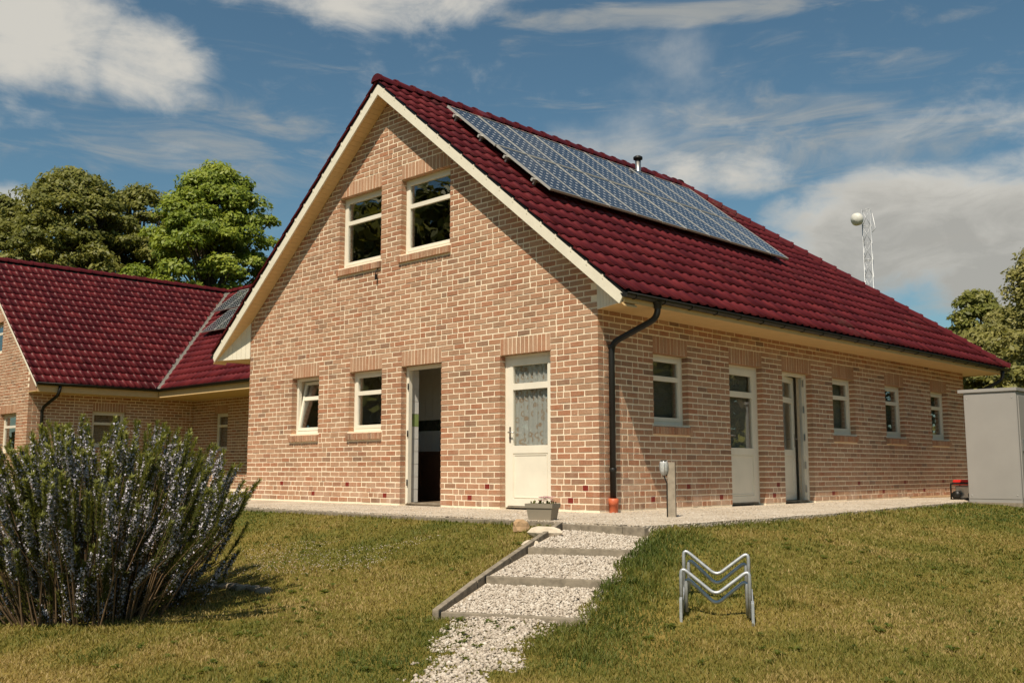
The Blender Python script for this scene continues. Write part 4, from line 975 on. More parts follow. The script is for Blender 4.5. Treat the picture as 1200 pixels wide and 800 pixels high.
# ------------------------------------------------------------------ scatter helpers
EXN = np.vectorize(edge_x)
def on_terrace(x, y): return (y > EDGE_Y - .04) & (x < EXN(y) + .02)
BUSH = ground_at(112, 718)
def lawn_points(n, rmin, rmax, rflat, seed):
    r_ = np.random.default_rng(seed)
    rr = np.linspace(rmin, rmax, 400); pdf = rr * (rflat / np.maximum(rr, rflat)) ** 2; cdf = np.cumsum(pdf); cdf /= cdf[-1]
    r = np.interp(r_.random(n), cdf, rr); th = YAW + np.radians(r_.uniform(-33, 33, n))
    return CAM.x + r * np.sin(th), CAM.y + r * np.cos(th), r, r_
def build_grass():
    x, y, r, g = lawn_points(450000, 4.6, 26, 7.0, 5)
    sp = spill_mask(x, y); bd = np.hypot((x - BUSH.x), (y - BUSH.y))
    s, t = path_st(x, y)
    ragged = .10 * vnoise(x, y, .22, 9) + .12 * vnoise(x, y, .5, 10)
    inp = (s > -.1) & (s < 3.3) & (t > -.085) & (t < PWID + .02 - ragged)
    bare = vnoise(x, y, .5, 21) * .6 + vnoise(x, y, .17, 22) * .4
    keep = ~on_terrace(x, y) & ~inp & (g.random(len(x)) > np.clip(sp * 1.25 - .05, 0, .985)) & (bd > .55) & ~((x < -8) & (y > -.3)) & (bare + .25 * g.random(len(x)) > .26)
    x, y, r, sp, s, t, bare = (a[keep] for a in (x, y, r, sp, s, t, bare)); n = len(x)
    z = ground_z(x, y)
    big = vnoise(x, y, 1.6, 1) * .6 + vnoise(x, y, .55, 2) * .4
    edge = np.clip(1 - np.abs(t - PWID - .12) / .45, 0, 1) * ((s > -.3) & (s < 4.2))
    edge = np.maximum(edge, np.clip(1 - np.abs(y - EDGE_Y + .10) / .10, 0, 1) * .35 * (x < 1.3))
    edge = np.maximum(edge, np.clip(1 - np.abs(x - EXN(y) - .1) / .3, 0, 1) * .55 * (y > EDGE_Y))
    tuft = np.clip((vnoise(x, y, .16, 3) - .55) * 3, 0, 1) * np.clip((vnoise(x, y, 1.1, 4) - .35) * 2, 0, 1)
    L = (.016 + .020 * g.random(n)) * (1 + .9 * tuft + 1.25 * edge) * (.7 + .6 * vnoise(x, y, .09, 51)) * np.where(sp > .2, .8, 1)
    green = np.clip((big - .42) * 2.2 + .32 * edge + .30 * tuft, -.3, 1)
    worn = np.clip((vnoise(x, y, 1.3, 71) * .6 + vnoise(x, y, .45, 72) * .4 - .45) * 3, 0, 1) * np.clip((s - 2.2) / 1.6, 0, 1)
    tone = np.clip(.58 + .42 * worn - .58 * green + .13 * g.standard_normal(n) + .10 * (bare < .42), .01, 1)
    w = .0032 * (np.maximum(r, 6) / 6.5) ** .9 * (.7 + .6 * g.random(n))
    az = g.uniform(0, 2 * np.pi, n); lean = L * (.25 + .75 * g.random(n)); la = g.uniform(0, 2 * np.pi, n)
    b = np.stack([x, y, z - .004], 1); sd = np.stack([np.cos(az), np.sin(az), 0 * az], 1) * w[:, None]
    ln = np.stack([np.cos(la), np.sin(la), 0 * la], 1) * lean[:, None]
    up = np.array([0, 0, 1.])
    v = np.stack([b - sd, b + sd, b + ln * .35 + up * (L * .6)[:, None] - sd * .8, b + ln * .35 + up * (L * .6)[:, None] + sd * .8, b + ln + up * L[:, None]], 1).reshape(-1, 3)
    i = np.arange(n)[:, None] * 5
    f = np.concatenate([i + [0, 1, 3], i + [0, 3, 2], i + [2, 3, 4]], 1).reshape(-1, 3)
    o = np_mesh('grass', v, f, M['grass'], np.repeat(tone, 3)); tag(o, 'short sun-dried lawn grass sloping down from the gravel terrace', 'grass', kind='stuff')
    # broad-leaved weeds here and there
    x, y, r, g = lawn_points(900, 5, 15, 8, 25); s, t = path_st(x, y)
    k = ~on_terrace(x - .05, y - .05) & ~((s > -.2) & (s < 3.35) & (t > -.15) & (t < PWID)) & (vnoise(x, y, .9, 61) > .42) & (np.hypot(x - BUSH.x, y - BUSH.y) > 1.2) & ~((x < -8) & (y > -.3)); x, y = x[k], y[k]
    V_, T_ = [], []
    for a, b in zip(x, y):
        m_ = g.integers(6, 12); R0 = g.uniform(.025, .06); z0 = gz(a, b)
        for q in range(m_):
            an = q * 2.4 + g.uniform(-.3, .3); R = R0 * g.uniform(.6, 1.1); wv = R * .28; c_, s_ = np.cos(an), np.sin(an); h = g.uniform(.012, .034)
            V_ += [(a, b, z0 + .004), (a + c_ * R * .55 - s_ * wv, b + s_ * R * .55 + c_ * wv, z0 + h), (a + c_ * R, b + s_ * R, z0 + h * .7), (a + c_ * R * .55 + s_ * wv, b + s_ * R * .55 - c_ * wv, z0 + h)]; T_.append(g.uniform(.02, .32))
    tag(np_mesh('weeds', np.array(V_), np.arange(len(V_)).reshape(-1, 4), M['grass'], np.array(T_)), 'low broad-leaved weeds growing in scattered patches of the lawn', 'weeds', kind='stuff')
    # daisies scattered in patches left of the steps
    x, y, r, g = lawn_points(60000, 6, 17, 9, 15)
    s, t = path_st(x, y); d = vnoise(x, y, .8, 31) * .6 + vnoise(x, y, .28, 32) * .4
    k = (t < -1.2) & (s > .1) & (s < 1.9) & (d > .57) & ~on_terrace(x, y) & (g.random(len(x)) < .45); x, y = x[k], y[k]; n = len(x)
    if n:
        z = ground_z(x, y) + .022 + .012 * g.random(n); R = .005 + .003 * g.random(n)
        v = np.stack([np.stack([x + R * np.cos(a), y + R * np.sin(a), z + .3 * R * np.sin(a * 2)], 1) for a in np.arange(5) * 2 * np.pi / 5], 1).reshape(-1, 3)
        i = np.arange(n)[:, None] * 5; f = np.concatenate([i + [0, 1, 2], i + [0, 2, 3], i + [0, 3, 4]], 1).reshape(-1, 3)
        tag(np_mesh('daisies', v, f, M['daisy']), 'tiny pale pink daisies dotted in the lawn beside the gravel terrace', 'daisies', kind='stuff')
build_grass()

OCT = np.array([[1, 0, 0], [-1, 0, 0], [0, 1, 0], [0, -1, 0], [0, 0, 1], [0, 0, -1.]])
OF = np.array([[0, 2, 4], [2, 1, 4], [1, 3, 4], [3, 0, 4], [2, 0, 5], [1, 2, 5], [3, 1, 5], [0, 3, 5]])
def pebbles(name, x, y, z, size, g, label):
    n = len(x); sc = size[:, None] * (.6 + .7 * g.random((n, 3))); sc[:, 2] *= .62
    v = OCT[None] * sc[:, None, :] * (.8 + .4 * g.random((n, 6, 1)))
    a = g.uniform(0, 2 * np.pi, n); ca, sa = np.cos(a)[:, None], np.sin(a)[:, None]
    v = np.stack([v[:, :, 0] * ca - v[:, :, 1] * sa, v[:, :, 0] * sa + v[:, :, 1] * ca, v[:, :, 2]], 2)
    v += np.stack([x, y, z], 1)[:, None, :]
    f = (np.arange(n)[:, None, None] * 6 + OF[None]).reshape(-1, 3)
    tn = np.clip((.40 if name == 'spilled_gravel' else .55) + .28 * g.standard_normal(n), .01, 1)
    o = np_mesh(name, v.reshape(-1, 3), f, M['pebble'], np.repeat(tn, 8)); tag(o, label, 'gravel', kind='stuff'); return o
def build_gravel():
    g = np.random.default_rng(77)
    # on the treads
    xs, ys, zs = [], [], []
    for i in range(3):
        s0, z0 = RISERS[i]; s1, z1 = RISERS[i + 1]; n = 4200
        s = g.uniform(s0 + .05, s1 - .035, n); t = g.uniform(0.01, PWID + .03, n)
        p = PO.x + PE.x * s + PW.x * t, PO.y + PE.y * s + PW.y * t
        xs.append(p[0]); ys.append(p[1]); zs.append(np.interp(s, [s0, s1], [z0 - .065, z1 - .012]) + g.uniform(-.004, .010, n))
    x, y, z = map(np.concatenate, (xs, ys, zs))
    pebbles('step_gravel', x, y, z, .011 + .010 * g.random(len(x)), g, 'pale gravel filling the treads of the garden steps')
    n = 26000; s = g.uniform(3.2, 6.4, n); t = g.uniform(-.35, 1.2, n); x = PO.x + PE.x * s + PW.x * t; y = PO.y + PE.y * s + PW.y * t
    k = g.random(n) < spill_mask(x, y) ** 1.3; x, y = x[k], y[k]
    pebbles('spilled_gravel', x, y, ground_z(x, y) + g.uniform(-.004, .008, len(x)), .010 + .013 * g.random(len(x)) ** 2, g, 'pale gravel spilled over the grass below the lowest step')
    n = 42000; x = g.uniform(-6, 2.3, n); y = g.uniform(EDGE_Y, 12, n)
    k = on_terrace(x - .03, y - .06) & ~((x < .02) & (y > -.02)); x, y = x[k], y[k]; d = np.hypot(x - CAM.x, y - CAM.y); k = g.random(len(x)) < np.clip(12 / d, 0, 1) ** 1.5; x, y = x[k], y[k]
    pebbles('terrace_gravel', x, y, -.027 + g.uniform(-.003, .005, len(x)), .007 + .007 * g.random(len(x)), g, 'pale gravel covering the terrace around the brick house')
build_gravel()

# ------------------------------------------------------------------ rosemary bush
def build_bush():
    B = thing('rosemary_bush', BUSH, 'large wild rosemary bush with pale lavender flower spikes on the lawn', 'bush')
    r = random.Random(99); tw = MB(); NV = []; NT = []; FV = []; FT = []; g = np.random.default_rng(5)
    spikes = []
    RB = 1.42
    for i in range(520):
        a = r.uniform(0, 2 * math.pi); rr = r.random() ** .55; d = V(math.cos(a), math.sin(a), 0)
        q = r.uniform(.25, .95) if i % 5 < 2 else r.uniform(.80, 1.03)
        lob = 1 + .10 * math.sin(3 * a + 1) + .07 * math.sin(7 * a)
        tip = BUSH + d * (RB * rr * lob * (.72 + .28 * q)) + Z * (1.66 * (1 - .34 * rr ** 2.4) * q)
        dirn = (Z + d * (.62 * rr) + V(r.uniform(-.16, .16), r.uniform(-.16, .16), 0)).normalized(); Ls = r.uniform(.26, .46)
        p = tip - dirn * Ls - Z * .02; m1 = tip - dirn * Ls * .5 + V(r.uniform(-.035, .035), r.uniform(-.035, .035), 0)
        base = BUSH + d * (.72 * rr * (.5 + .5 * q)); base.z = gz(base.x, base.y) - .02
        mid = base.lerp(p, .55) - d * (.10 * rr) + V(r.uniform(-.05, .05), r.uniform(-.05, .05), 0)
        tw.tube([base, mid, p, m1, tip], [.008, .006, .004, .003, .001], 4, False)
        spikes.append((p, m1, tip)); 
        if i % 2: spikes.append((mid, mid.lerp(p, .5), p))
        if i % 4 == 0: spikes.append((base.lerp(mid, .15), base.lerp(mid, .6), mid))
    tw.build('stems', M['twig'], B)
    fl_prob = .72
    for p, m1, e in spikes:
        L = (m1 - p).length + (e - m1).length; n = int(640 * L); blossom = r.random() < fl_prob
        q = g.random(n) ** .75; P0, P1, P2 = map(np.array, (p, m1, e))
        c = ((1 - q) ** 2)[:, None] * P0 + (2 * q * (1 - q))[:, None] * P1 + (q ** 2)[:, None] * P2
        ax = P2 - P0; ax /= np.linalg.norm(ax)
        rd = g.standard_normal((n, 3)); rd -= (rd @ ax)[:, None] * ax; rd /= np.linalg.norm(rd, axis=1)[:, None]
        dirs = ax * .95 + rd * (.75 + .4 * g.random((n, 1))); dirs /= np.linalg.norm(dirs, axis=1)[:, None]
        ln = (.026 + .024 * g.random(n)) * (1.15 - .2 * q); sd = np.cross(dirs, rd); sd /= np.linalg.norm(sd, axis=1)[:, None] + 1e-9
        w = .0024 + .0016 * g.random(n)
        NV.append(np.stack([c - sd * w[:, None], c + sd * w[:, None], c + dirs * ln[:, None] + sd * w[:, None] * .6, c + dirs * ln[:, None] - sd * w[:, None] * .6], 1).reshape(-1, 3))
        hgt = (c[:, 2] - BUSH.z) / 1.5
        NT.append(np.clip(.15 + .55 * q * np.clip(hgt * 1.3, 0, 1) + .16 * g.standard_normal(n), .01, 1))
        if blossom:
            n = int(400 * L * r.uniform(.3, 1.3)); q = np.clip(.52 + .22 * g.standard_normal(n), .05, .86)
            c = ((1 - q) ** 2)[:, None] * P0 + (2 * q * (1 - q))[:, None] * P1 + (q ** 2)[:, None] * P2
            rd = g.standard_normal((n, 3)); rd /= np.linalg.norm(rd, axis=1)[:, None]; c = c + rd * (.010 + .020 * g.random((n, 1)))
            for k in range(2):
                a1 = g.standard_normal((n, 3)); a1 -= (a1 * rd).sum(1)[:, None] * rd; a1 /= np.linalg.norm(a1, axis=1)[:, None]; a2 = np.cross(rd, a1)
                s = (.0065 + .0050 * g.random(n))[:, None]; tip = rd * s * .8
                FV.append(np.stack([c - a1 * s + tip, c - a2 * s * .6, c + a1 * s + tip, c + a2 * s * .6], 1).reshape(-1, 3)); FT.append(np.clip(.5 + .25 * g.standard_normal(n), .01, 1))
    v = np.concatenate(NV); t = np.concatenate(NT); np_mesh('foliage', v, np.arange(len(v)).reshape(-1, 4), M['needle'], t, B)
    v = np.concatenate(FV); t = np.concatenate(FT); np_mesh('blossom', v, np.arange(len(v)).reshape(-1, 4), M['blossom'], t, B)
    # bed of dry litter and a low row of stones at its right-hand rim
    st = [(238, 694), (249, 690), (261, 689), (273, 690), (285, 691), (297, 692), (308, 695)]
    for i, (u, vv) in enumerate(st):
        p = ground_at(u, vv); s = rock_mesh(r, .075, .05, .04); o = bpy.data.objects.new('edging_rock', s); link(o, None, Matrix.Translation(p + Z * .022) @ Matrix.Rotation(r.uniform(0, 3), 4, 'Z'))
        o.data.materials.append(M['kerb']); tag(o, 'small flat grey rock in the low row beside the rosemary bush', 'rock', 'rocks edging the rosemary bush')
def rock_mesh(r, sx, sy, sz):
    bm = bmesh.new(); bmesh.ops.create_icosphere(bm, subdivisions=2, radius=1)
    ph = [r.uniform(0, 6) for _ in range(6)]
    for v in bm.verts:
        k = 1 + .13 * math.sin(3 * v.co.x + ph[0]) + .12 * math.sin(4 * v.co.y + ph[1]) + .10 * math.sin(5 * v.co.z + ph[2]) + r.uniform(-.04, .04)
        v.co = V(v.co.x * sx * k, v.co.y * sy * k, max(-.8, min(.75, v.co.z)) * sz * k)
    me = bpy.data.meshes.new('rock'); bm.to_mesh(me); bm.free(); return me
build_bush()

# ------------------------------------------------------------------ trees
def make_tree(name, loc, height, rx, crown_lo, nclump, nleaf, leaf, mat, label, seed, clump_r=.16, droop=0, top_pow=.75, group=None, lean=0):
    r = random.Random(seed); g = np.random.default_rng(seed); loc = Vector(loc)
    T = thing(name, loc, label, 'tree', group); tr = MB(); H = height
    tr.tube([loc - Z * .1, loc + V(.05, .02, H * .25), loc + V(-.1, .08, H * .5), loc + V(.1, 0, H * .8)], [H * .022, H * .017, H * .012, H * .004], 9, False)
    C = []; 
    for i in range(nclump):
        for _ in range(30):
            q = r.random(); zz = crown_lo + (1 - crown_lo) * q; a = r.uniform(0, 2 * math.pi)
            # silhouette radius at this height
            R = math.sin(math.pi * min(1, max(0.02, (.12 + .88 * q) ** top_pow))) ** .62
            lob = 1 + .16 * math.sin(3 * a + seed) + .12 * math.sin(5 * a + q * 7 + seed * 2)
            rr = R * lob * rx * (r.random() ** .38)
            p = loc + V(math.cos(a) * rr, math.sin(a) * rr, zz * H * .96); break
        C.append(p)
        if i % 3 == 0:
            st = loc + Z * (zz * H * .55 + .1 * H); tr.tube([st, st.lerp(p, .5) + Z * .1 * rx * .5, p], [H * .007, H * .004, H * .0015], 5, False)
    tr.build('trunk', M['bark'], T)
    C = np.array([tuple(p) for p in C]); cr = rx * clump_r * (.7 + .6 * g.random(len(C)))
    ct = g.standard_normal(len(C)) * .13
    k = g.integers(0, len(C), nleaf); d = g.standard_normal((nleaf, 3)); d /= np.linalg.norm(d, axis=1)[:, None]
    d[:, 2] = np.where(d[:, 2] < -.35, -d[:, 2] * .6, d[:, 2])
    p = C[k] + d * cr[k][:, None] * (.45 + .65 * g.random((nleaf, 1)) ** .6) * np.array([1.15, 1.15, .75])
    if droop: p[:, 2] -= droop * g.random(nleaf) ** 2 * rx
    nrm = d * .8 + g.standard_normal((nleaf, 3)) * .42 + np.array([.10, -.25, .45]); nrm /= np.linalg.norm(nrm, axis=1)[:, None]
    a1 = np.cross(nrm, g.standard_normal((nleaf, 3))); a1 /= np.linalg.norm(a1, axis=1)[:, None]; a2 = np.cross(nrm, a1)
    s = (leaf * (.6 + .7 * g.random(nleaf)))[:, None]
    v = np.stack([p - a1 * s, p - a2 * s * .5 - nrm * s * .12, p + a1 * s, p + a2 * s * .5 - nrm * s * .12], 1).reshape(-1, 3)
    tn = np.clip(.5 + ct[k] + .17 * g.standard_normal(nleaf), .01, 1)
    np_mesh('crown', v, np.arange(nleaf * 4).reshape(-1, 4), mat, tn, T); return T
def at(u, v, d):
    q = ray(u, v); p = CAM + q * d; return p
def tree_at(u, vtop, d, wpx, **k):
    p = at(u, vtop, d); z0 = gz(p.x, p.y); return make_tree(loc=(p.x, p.y, z0), height=p.z - z0, rx=wpx / 2 * d / F_PX, **k)
tree_at(88, 192, 43, 235, name='broadleaf_tree', crown_lo=.2, nclump=620, nleaf=105000, leaf=.098, mat=M['leafA'], label='dull olive tree behind the ridge of the L-shaped house', seed=3, clump_r=.105, top_pow=.95)
tree_at(-6, 222, 46, 200, name='broadleaf_tree', crown_lo=.2, nclump=260, nleaf=44000, leaf=.105, mat=M['leafA'], label='olive tree beyond the gable end of the L-shaped house', seed=15, clump_r=.14, top_pow=.95)
tree_at(166, 212, 46, 170, name='broadleaf_tree', crown_lo=.2, nclump=240, nleaf=36000, leaf=.105, mat=M['leafA'], label='smaller olive tree between the dull tree and the bright maple', seed=5, clump_r=.15, top_pow=.95)
tree_at(254, 186, 40, 178, name='maple_tree', crown_lo=.2, nclump=300, nleaf=95000, leaf=.092, mat=M['leafB'], label='bright green maple tree behind the L-shaped house', seed=4, clump_r=.155, top_pow=.9)
tree_at(1232, 255, 30, 150, name='birch_tree', crown_lo=.1, nclump=240, nleaf=46000, leaf=.075, mat=M['leafC'], label='tall pale birch with drooping twigs beyond the grey cabinet', seed=8, clump_r=.16, droop=.4)
tree_at(1142, 340, 48, 100, name='broadleaf_tree', crown_lo=.1, nclump=130, nleaf=28000, leaf=.13, mat=M['leafA'], label='small round dark tree just past the hipped roof end', seed=9, clump_r=.22)
tree_at(1176, 362, 33, 150, name='birch_tree', crown_lo=.02, nclump=210, nleaf=46000, leaf=.09, mat=M['leafC'], label='low bushy pale tree right behind the hipped roof end', seed=10, clump_r=.2)
tree_at(1245, 330, 26, 140, name='birch_tree', crown_lo=.02, nclump=160, nleaf=30000, leaf=.085, mat=M['leafC'], label='dense low pale tree standing behind the grey cabinet', seed=12, clump_r=.2)
for i, (x, y, h, rx) in enumerate([(-21, -15, 12.5, 5.5), (-28, -17, 13.5, 5.5), (-26, -9.5, 12, 4.5), (-15, -22, 13, 5.5), (-36, -13, 14, 6), (16, 18, 11, 4.5), (13.5, 26, 12, 4.5), (20, 26, 12, 5), (20, 12, 10, 4.2), (12, 34, 13, 5)]):
    make_tree('broadleaf_tree', (x, y, gz(x, y)), h, rx, .05, 150, 9000, .34, M['leafA'], 'olive broadleaf tree seen only as a reflection in the window panes', 60 + i, .24, group='trees reflected in the windows')

# ------------------------------------------------------------------ small things
def rounded(P, cut=.05, n=5):
    P = [Vector(p) for p in P]; o = [P[0]]
    for a, b, c_ in zip(P[:-2], P[1:-1], P[2:]):
        k0 = b + (a - b).normalized() * cut; k1 = b + (c_ - b).normalized() * cut
        for i in range(n + 1):
            s = i / n; o.append(k0 * (1 - s) ** 2 + b * 2 * s * (1 - s) + k1 * s * s)
    return o + [P[-1]]
def bike_rack():
    A = ground_at(797, 725); B = ground_at(881, 730); Cc = ground_at(813, 693)
    ux = (B - A); ux.z = 0; Wd = ux.length; ux.normalize(); uy = Vector((-ux.y, ux.x, 0)); D = min(.44, max(.35, (Cc - A).dot(uy)))
    T = thing('bicycle_rack', A, 'galvanised bicycle rack with zigzag wheel holders standing on the lawn', 'bike rack')
    def P(x, y, z): q = A + ux * x + uy * y; return Vector((q.x, q.y, max(gz(q.x, q.y), -9) * .5 + (A.z + (Cc.z - A.z) * y / D + (B.z - A.z) * x / Wd) * .5 + z))
    for x in (.0, Wd):
        b = MB(); t = .018; b.prism([P(x, -.05, -.02), P(x, D + .06, -.02), P(x, D + .06, .075), P(x, -.05, .075)], ux * t); b.prism([P(x, -.06, -.03), P(x, -.01, -.03), P(x, -.01, .16), P(x, -.06, .16)], ux * .02 + uy * 0)
        b.build('side_rail', M['galv'], T, .003)
    for y, h in ((.02, .365), (D, .365)):
        for dy, dh, ins in ((0, 0, .012), (.05, -.085, .045)):
            z1 = h + dh; b = MB()
            pts = [P(ins, y + dy, .03), P(ins, y + dy, z1), P(Wd * .5 + .005, y + dy, z1 - .19), P(Wd - ins * .6, y + dy, z1), P(Wd - ins * .6, y + dy, .03)]
            b.tube(rounded([pts[0], pts[1] + Z * .0, pts[2], pts[3], pts[4]], .055), .0135, 10); b.build('wheel_holder', M['galv'], T)
bike_rack()
def lamp_post():
    p = plane_at(788, 606, 2, -.03); p.z = -.03
    T = thing('lamp_post', p, 'short weathered timber post with a ribbed glass bulkhead lamp on the gravel', 'lamp post')
    yw = Matrix.Rotation(rad(28), 3, 'Z'); a = yw @ V(1, 0, 0); b_ = yw @ V(0, 1, 0)
    m = MB(); m.box(p - a * .045 - b_ * .045 - Z * .05, a * .09, b_ * .09, Z * .70); m.build('post', M['timber'], T, .006)
    s = p - a * .085 - b_ * .05 + Z * .50
    m = MB(); m.box(p - a * .062 - b_ * .04 + Z * .49, a * .016, b_ * .08, Z * .16); m.lathe(s + Z * .165, [(.0, .012), (.035, .01), (.04, -.01)], 12); bk = m.build('lamp_base', M['black'], T)
    m = MB(); m.lathe(s, [(.012, -.005), (.036, .01), (.050, .05), (.052, .11), (.044, .15), (.03, .17)], 16); m.build('lamp_glass', M['lampglass'], T)
    for k in range(5):
        q = MB(); an = k * math.pi * 2 / 5; e = a * math.cos(an) + b_ * math.sin(an); q.tube([s + e * .03 + Z * .17, s + e * .052 + Z * .14, s + e * .057 + Z * .09, s + e * .05 + Z * .03, s + e * .012 - Z * .012], .003, 5); q.build('lamp_cage', M['steel'], T)
    q = MB(); q.tube([s - Z * .01, s + a * .02 - Z * .06, p - a * .05 - b_ * .05 + Z * .40, p - a * .052 - b_ * .05 + Z * .2, p - a * .052 - b_ * .05 - Z * .02], .008, 6); q.build('cable', M['black'], T)
lamp_post()
def planter():
    p = plane_at(636, 610, 2, -.035); p.z = -.028
    T = thing('planter', p, 'taupe plastic trough planter holding small pink flowers by the steps', 'planter')
    a = V(.96, .28, 0).normalized(); b_ = V(-.28, .96, 0).normalized(); L, W, Hh = .33, .20, .185; m = MB()
    def ring(l, w, z): return [p + a * (sx * l / 2) + b_ * (sy * w / 2) + Z * z for sx, sy in ((-1, -1), (1, -1), (1, 1), (-1, 1))]
    rs = [ring(L * .82, W * .8, 0), ring(L * .95, W * .95, Hh - .05), ring(L * 1.02, W * 1.05, Hh - .048), ring(L * 1.04, W * 1.07, Hh), ring(L * .93, W * .9, Hh), ring(L * .9, W * .88, Hh - .03)]
    vs = sum(rs, []); fs = [(0, 3, 2, 1)] + [(4 * i + k, 4 * i + (k + 1) % 4, 4 * i + 4 + (k + 1) % 4, 4 * i + 4 + k) for i in range(5) for k in range(4)] + [(20, 21, 22, 23)]
    m.add(vs, fs); m.build('trough', M['plastic_planter'], T)
    s = MB(); s.add(ring(L * .9, W * .88, Hh - .028), [(0, 1, 2, 3)]); s.build('soil', M['darkwood'], T)
    r = random.Random(4); lf = MB(); pk = MB()
    for i in range(60):
        q = p + a * r.uniform(-.14, .14) + b_ * r.uniform(-.07, .07) + Z * (Hh - .03); h = r.uniform(.02, .06); d = V(r.uniform(-1, 1), r.uniform(-1, 1), .3).normalized() * .018; e = d.cross(Z).normalized() * .008
        lf.add([q, q + Z * h + e, q + Z * h + d, q + Z * h - e], [(0, 1, 2, 3)], r.random())
    lf.build('leaves', M['needle'], T)
    for i in range(26):
        q = p + a * r.uniform(-.02, .13) + b_ * r.uniform(-.06, .06) + Z * (Hh + r.uniform(.02, .075))
        for k in range(5):
            an = k * 1.257 + i; e = a * math.cos(an) * .026 + b_ * math.sin(an) * .026; f_ = e.cross(Z) * .55
            pk.add([q, q + e * .6 + f_ + Z * .006, q + e + Z * .002, q + e * .6 - f_ + Z * .006], [(0, 1, 2, 3)], r.random())
    pk.build('flowers', M['pink'], T)
planter()
def rocks():
    r = random.Random(12)
    for (u, v, s, mt, lb) in ((611, 614, (.10, .075, .085), 'stoneA', 'rusty brown rock leaning against the taupe planter'), (640, 617, (.155, .085, .075), 'stoneB', 'long sandy cream rock in front of the taupe planter'), (620, 620, (.095, .07, .05), 'stoneB', 'small flat cream rock at the edge of the lawn by the planter')):
        p = plane_at(u, v, 2, -.05); z = gz(p.x, p.y) if p.y < EDGE_Y - .03 else -.03
        o = bpy.data.objects.new('rock', rock_mesh(r, *s)); o.data.materials.append(M[mt]); link(o, None, Matrix.Translation((p.x, p.y, z + s[2] * .6)) @ Matrix.Rotation(r.uniform(-.4, .4) + .4, 4, 'Z')); tag(o, lb, 'rock')
rocks()
def cabinet():
    x0, x1, y0, y1, h = 1.65, 2.53, 8.2, 9.1, 1.88
    T = thing('utility_cabinet', ((x0 + x1) / 2, y0 + .4, -.08), 'tall plain grey utility cabinet with a thin lid on the lawn edge', 'cabinet')
    m = MB(); m.aabb(x0, x1, y0, y1, -.10, h); m.build('body', M['box'], T, .006)
    m = MB(); m.aabb(x0 + .012, x1 - .012, y0 - .006, y0 - .0005, .03, h - .03); pn = m.build('front_panel', M['box'], T, .003)
    for zz in (.09, h - .11):
        for xx in (x0 + .05, x1 - .07):
            m = MB(); m.lathe((xx, y0 - .006, zz), [(.0, .004), (.009, .004), (.011, 0)], 8, V(0, -1, 0)); m.build('screw', M['steel'], pn)
    m = MB(); m.aabb(x0 - .02, x1 + .02, y0 - .02, y1 + .02, -.14, -.03); m.build('plinth', M['kerb'], T)
    m = MB(); m.aabb(x0 - .09, x1 + .02, y0 - .03, y1 + .05, h + .002, h + .06); m.build('lid', M['box'], T, .006)
    m = MB(); m.aabb(x1 + .001, x1 + .016, y0 + .06, y1 - .06, .05, h - .08); d = m.build('door', M['box'], T, .004)
    m = MB(); m.aabb(x1 + .017, x1 + .04, y0 + .12, y0 + .16, .85, 1.05); m.build('handle', M['steel'], d)
cabinet()
def generator():
    T = thing('generator', (1.35, 9.9, -.03), 'red and black portable machine on the gravel behind the grey cabinet', 'generator')
    x0, x1, y0, y1 = .92, 1.42, 9.3, 9.75; m = MB()
    for y in (y0, y1): m.tube(rounded([(x0, y, -.02), (x0, y, .28), (x1, y, .28), (x1, y, -.02), (x0 + .01, y, -.018)], .05), .016, 8)
    for x in (x0, x1): m.tube([(x, y0, .27), (x, y1, .27)], .016, 8)
    m.build('frame', M['black'], T)
    m = MB(); m.aabb(x0 + .03, x1 - .03, y0 + .02, y1 - .02, .245, .345); m.build('tank', M['red'], T, .03)
    m = MB(); m.aabb(x0 + .06, x1 - .06, y0 + .06, y1 - .06, .0, .23); m.build('engine', M['steel'], T, .02)
    for x in (x0 + .1, x1 - .1):
        m = MB(); m.lathe((x, y0 - .03, .06), [(.0, 0), (.08, 0), (.08, .04), (.0, .04)], 16, V(0, 1, 0)); m.build('wheel', M['black'], T)
generator()
def board():
    m = MB(); a = plane_at(1045, 582, 2, -.01); b = plane_at(1130, 580, 2, -.01); d = (b - a); d.z = 0; s = Vector((-d.y, d.x, 0)).normalized() * -.42
    m.box((a.x, a.y, -.026), d, s, (0, 0, .032)); o = m.build('plywood_sheet', M['stoneA'], None, .004); tag(o, 'flat tan plywood sheet lying on the gravel before the grey cabinet', 'board')
board()
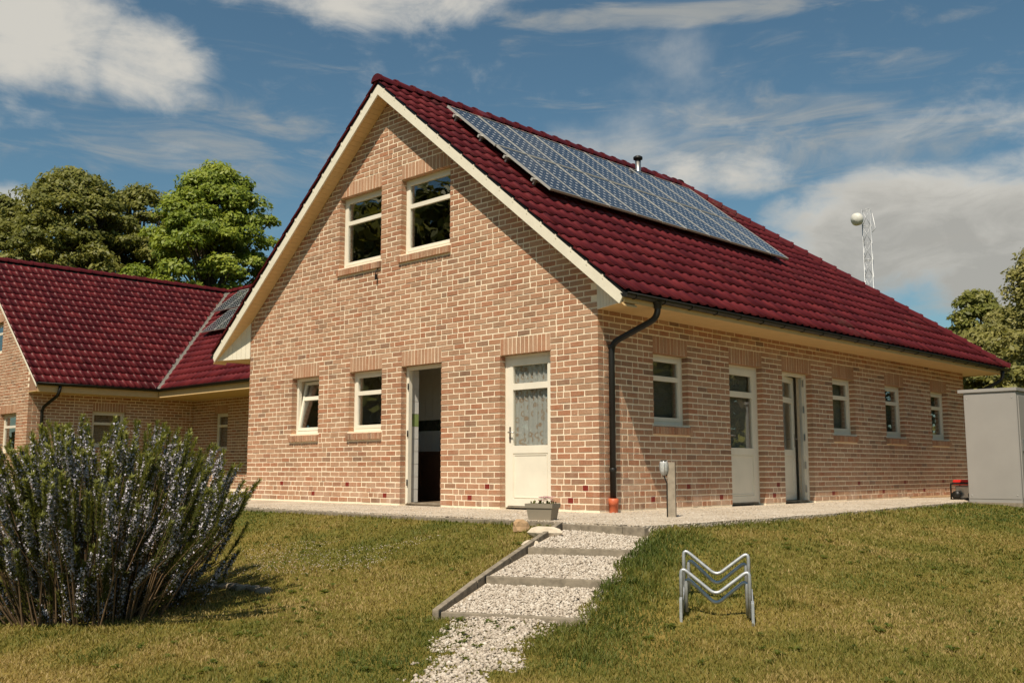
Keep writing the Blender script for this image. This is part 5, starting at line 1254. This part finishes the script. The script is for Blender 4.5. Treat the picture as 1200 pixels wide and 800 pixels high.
def mast():
    p = at(1015, 246, 40); x, y, h = p.x, p.y, p.z; z0 = gz(x, y); T = thing('antenna_mast', (x, y, z0), 'slender lattice antenna mast with a round white dish behind the roof', 'mast')
    w = .155; L = [(w, w), (-w, w), (-w, -w), (w, -w)]; rot = Matrix.Rotation(rad(20), 3, 'Z')
    q = [rot @ V(a, b, 0) for a, b in L]
    for k in range(4):
        m = MB(); m.tube([V(x, y, z0) + q[k], V(x, y, h) + q[k]], .018, 6); m.build('leg', M['galv'], T)
    n = 16; m = MB()
    for i in range(n):
        za = z0 + (h - z0) * i / n; zb = z0 + (h - z0) * (i + 1) / n
        for k in range(4):
            A = V(x, y, za) + q[k]; B = V(x, y, zb) + q[(k + 1) % 4]; m.tube([A, B], .010, 4); m.tube([V(x, y, zb) + q[k], V(x, y, zb) + q[(k + 1) % 4]], .010 if i % 4 else .018, 4)
    m.build('lattice', M['galv'], T)
    c0 = at(1004.5, 257, 39.7); ax = V(-.2, -.9, -.25).normalized(); m = MB(); m.lathe(c0, [(.0, -.2), (.17, -.17), (.25, -.05), (.25, .08), (.18, .17), (.0, .2)], 20, ax); m.build('dish', M['dish'], T)
    m = MB(); m.tube([c0, V(x, y, c0.z) + q[2]], .03, 6); m.build('dish_arm', M['galv'], T)
    m = MB(); m.tube([V(x, y, h - .9) + q[0], V(x, y, h - .7) + q[0] * 1.9, V(x, y, h - .1) + q[0] * 1.3], .02, 6); m.build('aerial', M['galv'], T)
mast()
for k, (x, hh) in enumerate(((-6.93, .15), (-6.82, .12))):
    m = MB(); m.lathe((x, .215, 14 * CRS + .004), [(.0, 0), (.03, 0), (.03, hh * .6), (.012, hh * .8), (.012, hh), (.0, hh)], 12); o = m.build('bottle', M['blue']); tag(o, ('taller' if k == 0 else 'shorter') + ' pale blue plastic bottle on the sill inside the tilted window', 'bottle')
m = MB(); m.aabb(-7.14, -6.33, .155, .30, 14 * CRS - .03, 14 * CRS + .003); o = m.build('inner_sill', M['white'], bpy.data.objects['brick_house'])
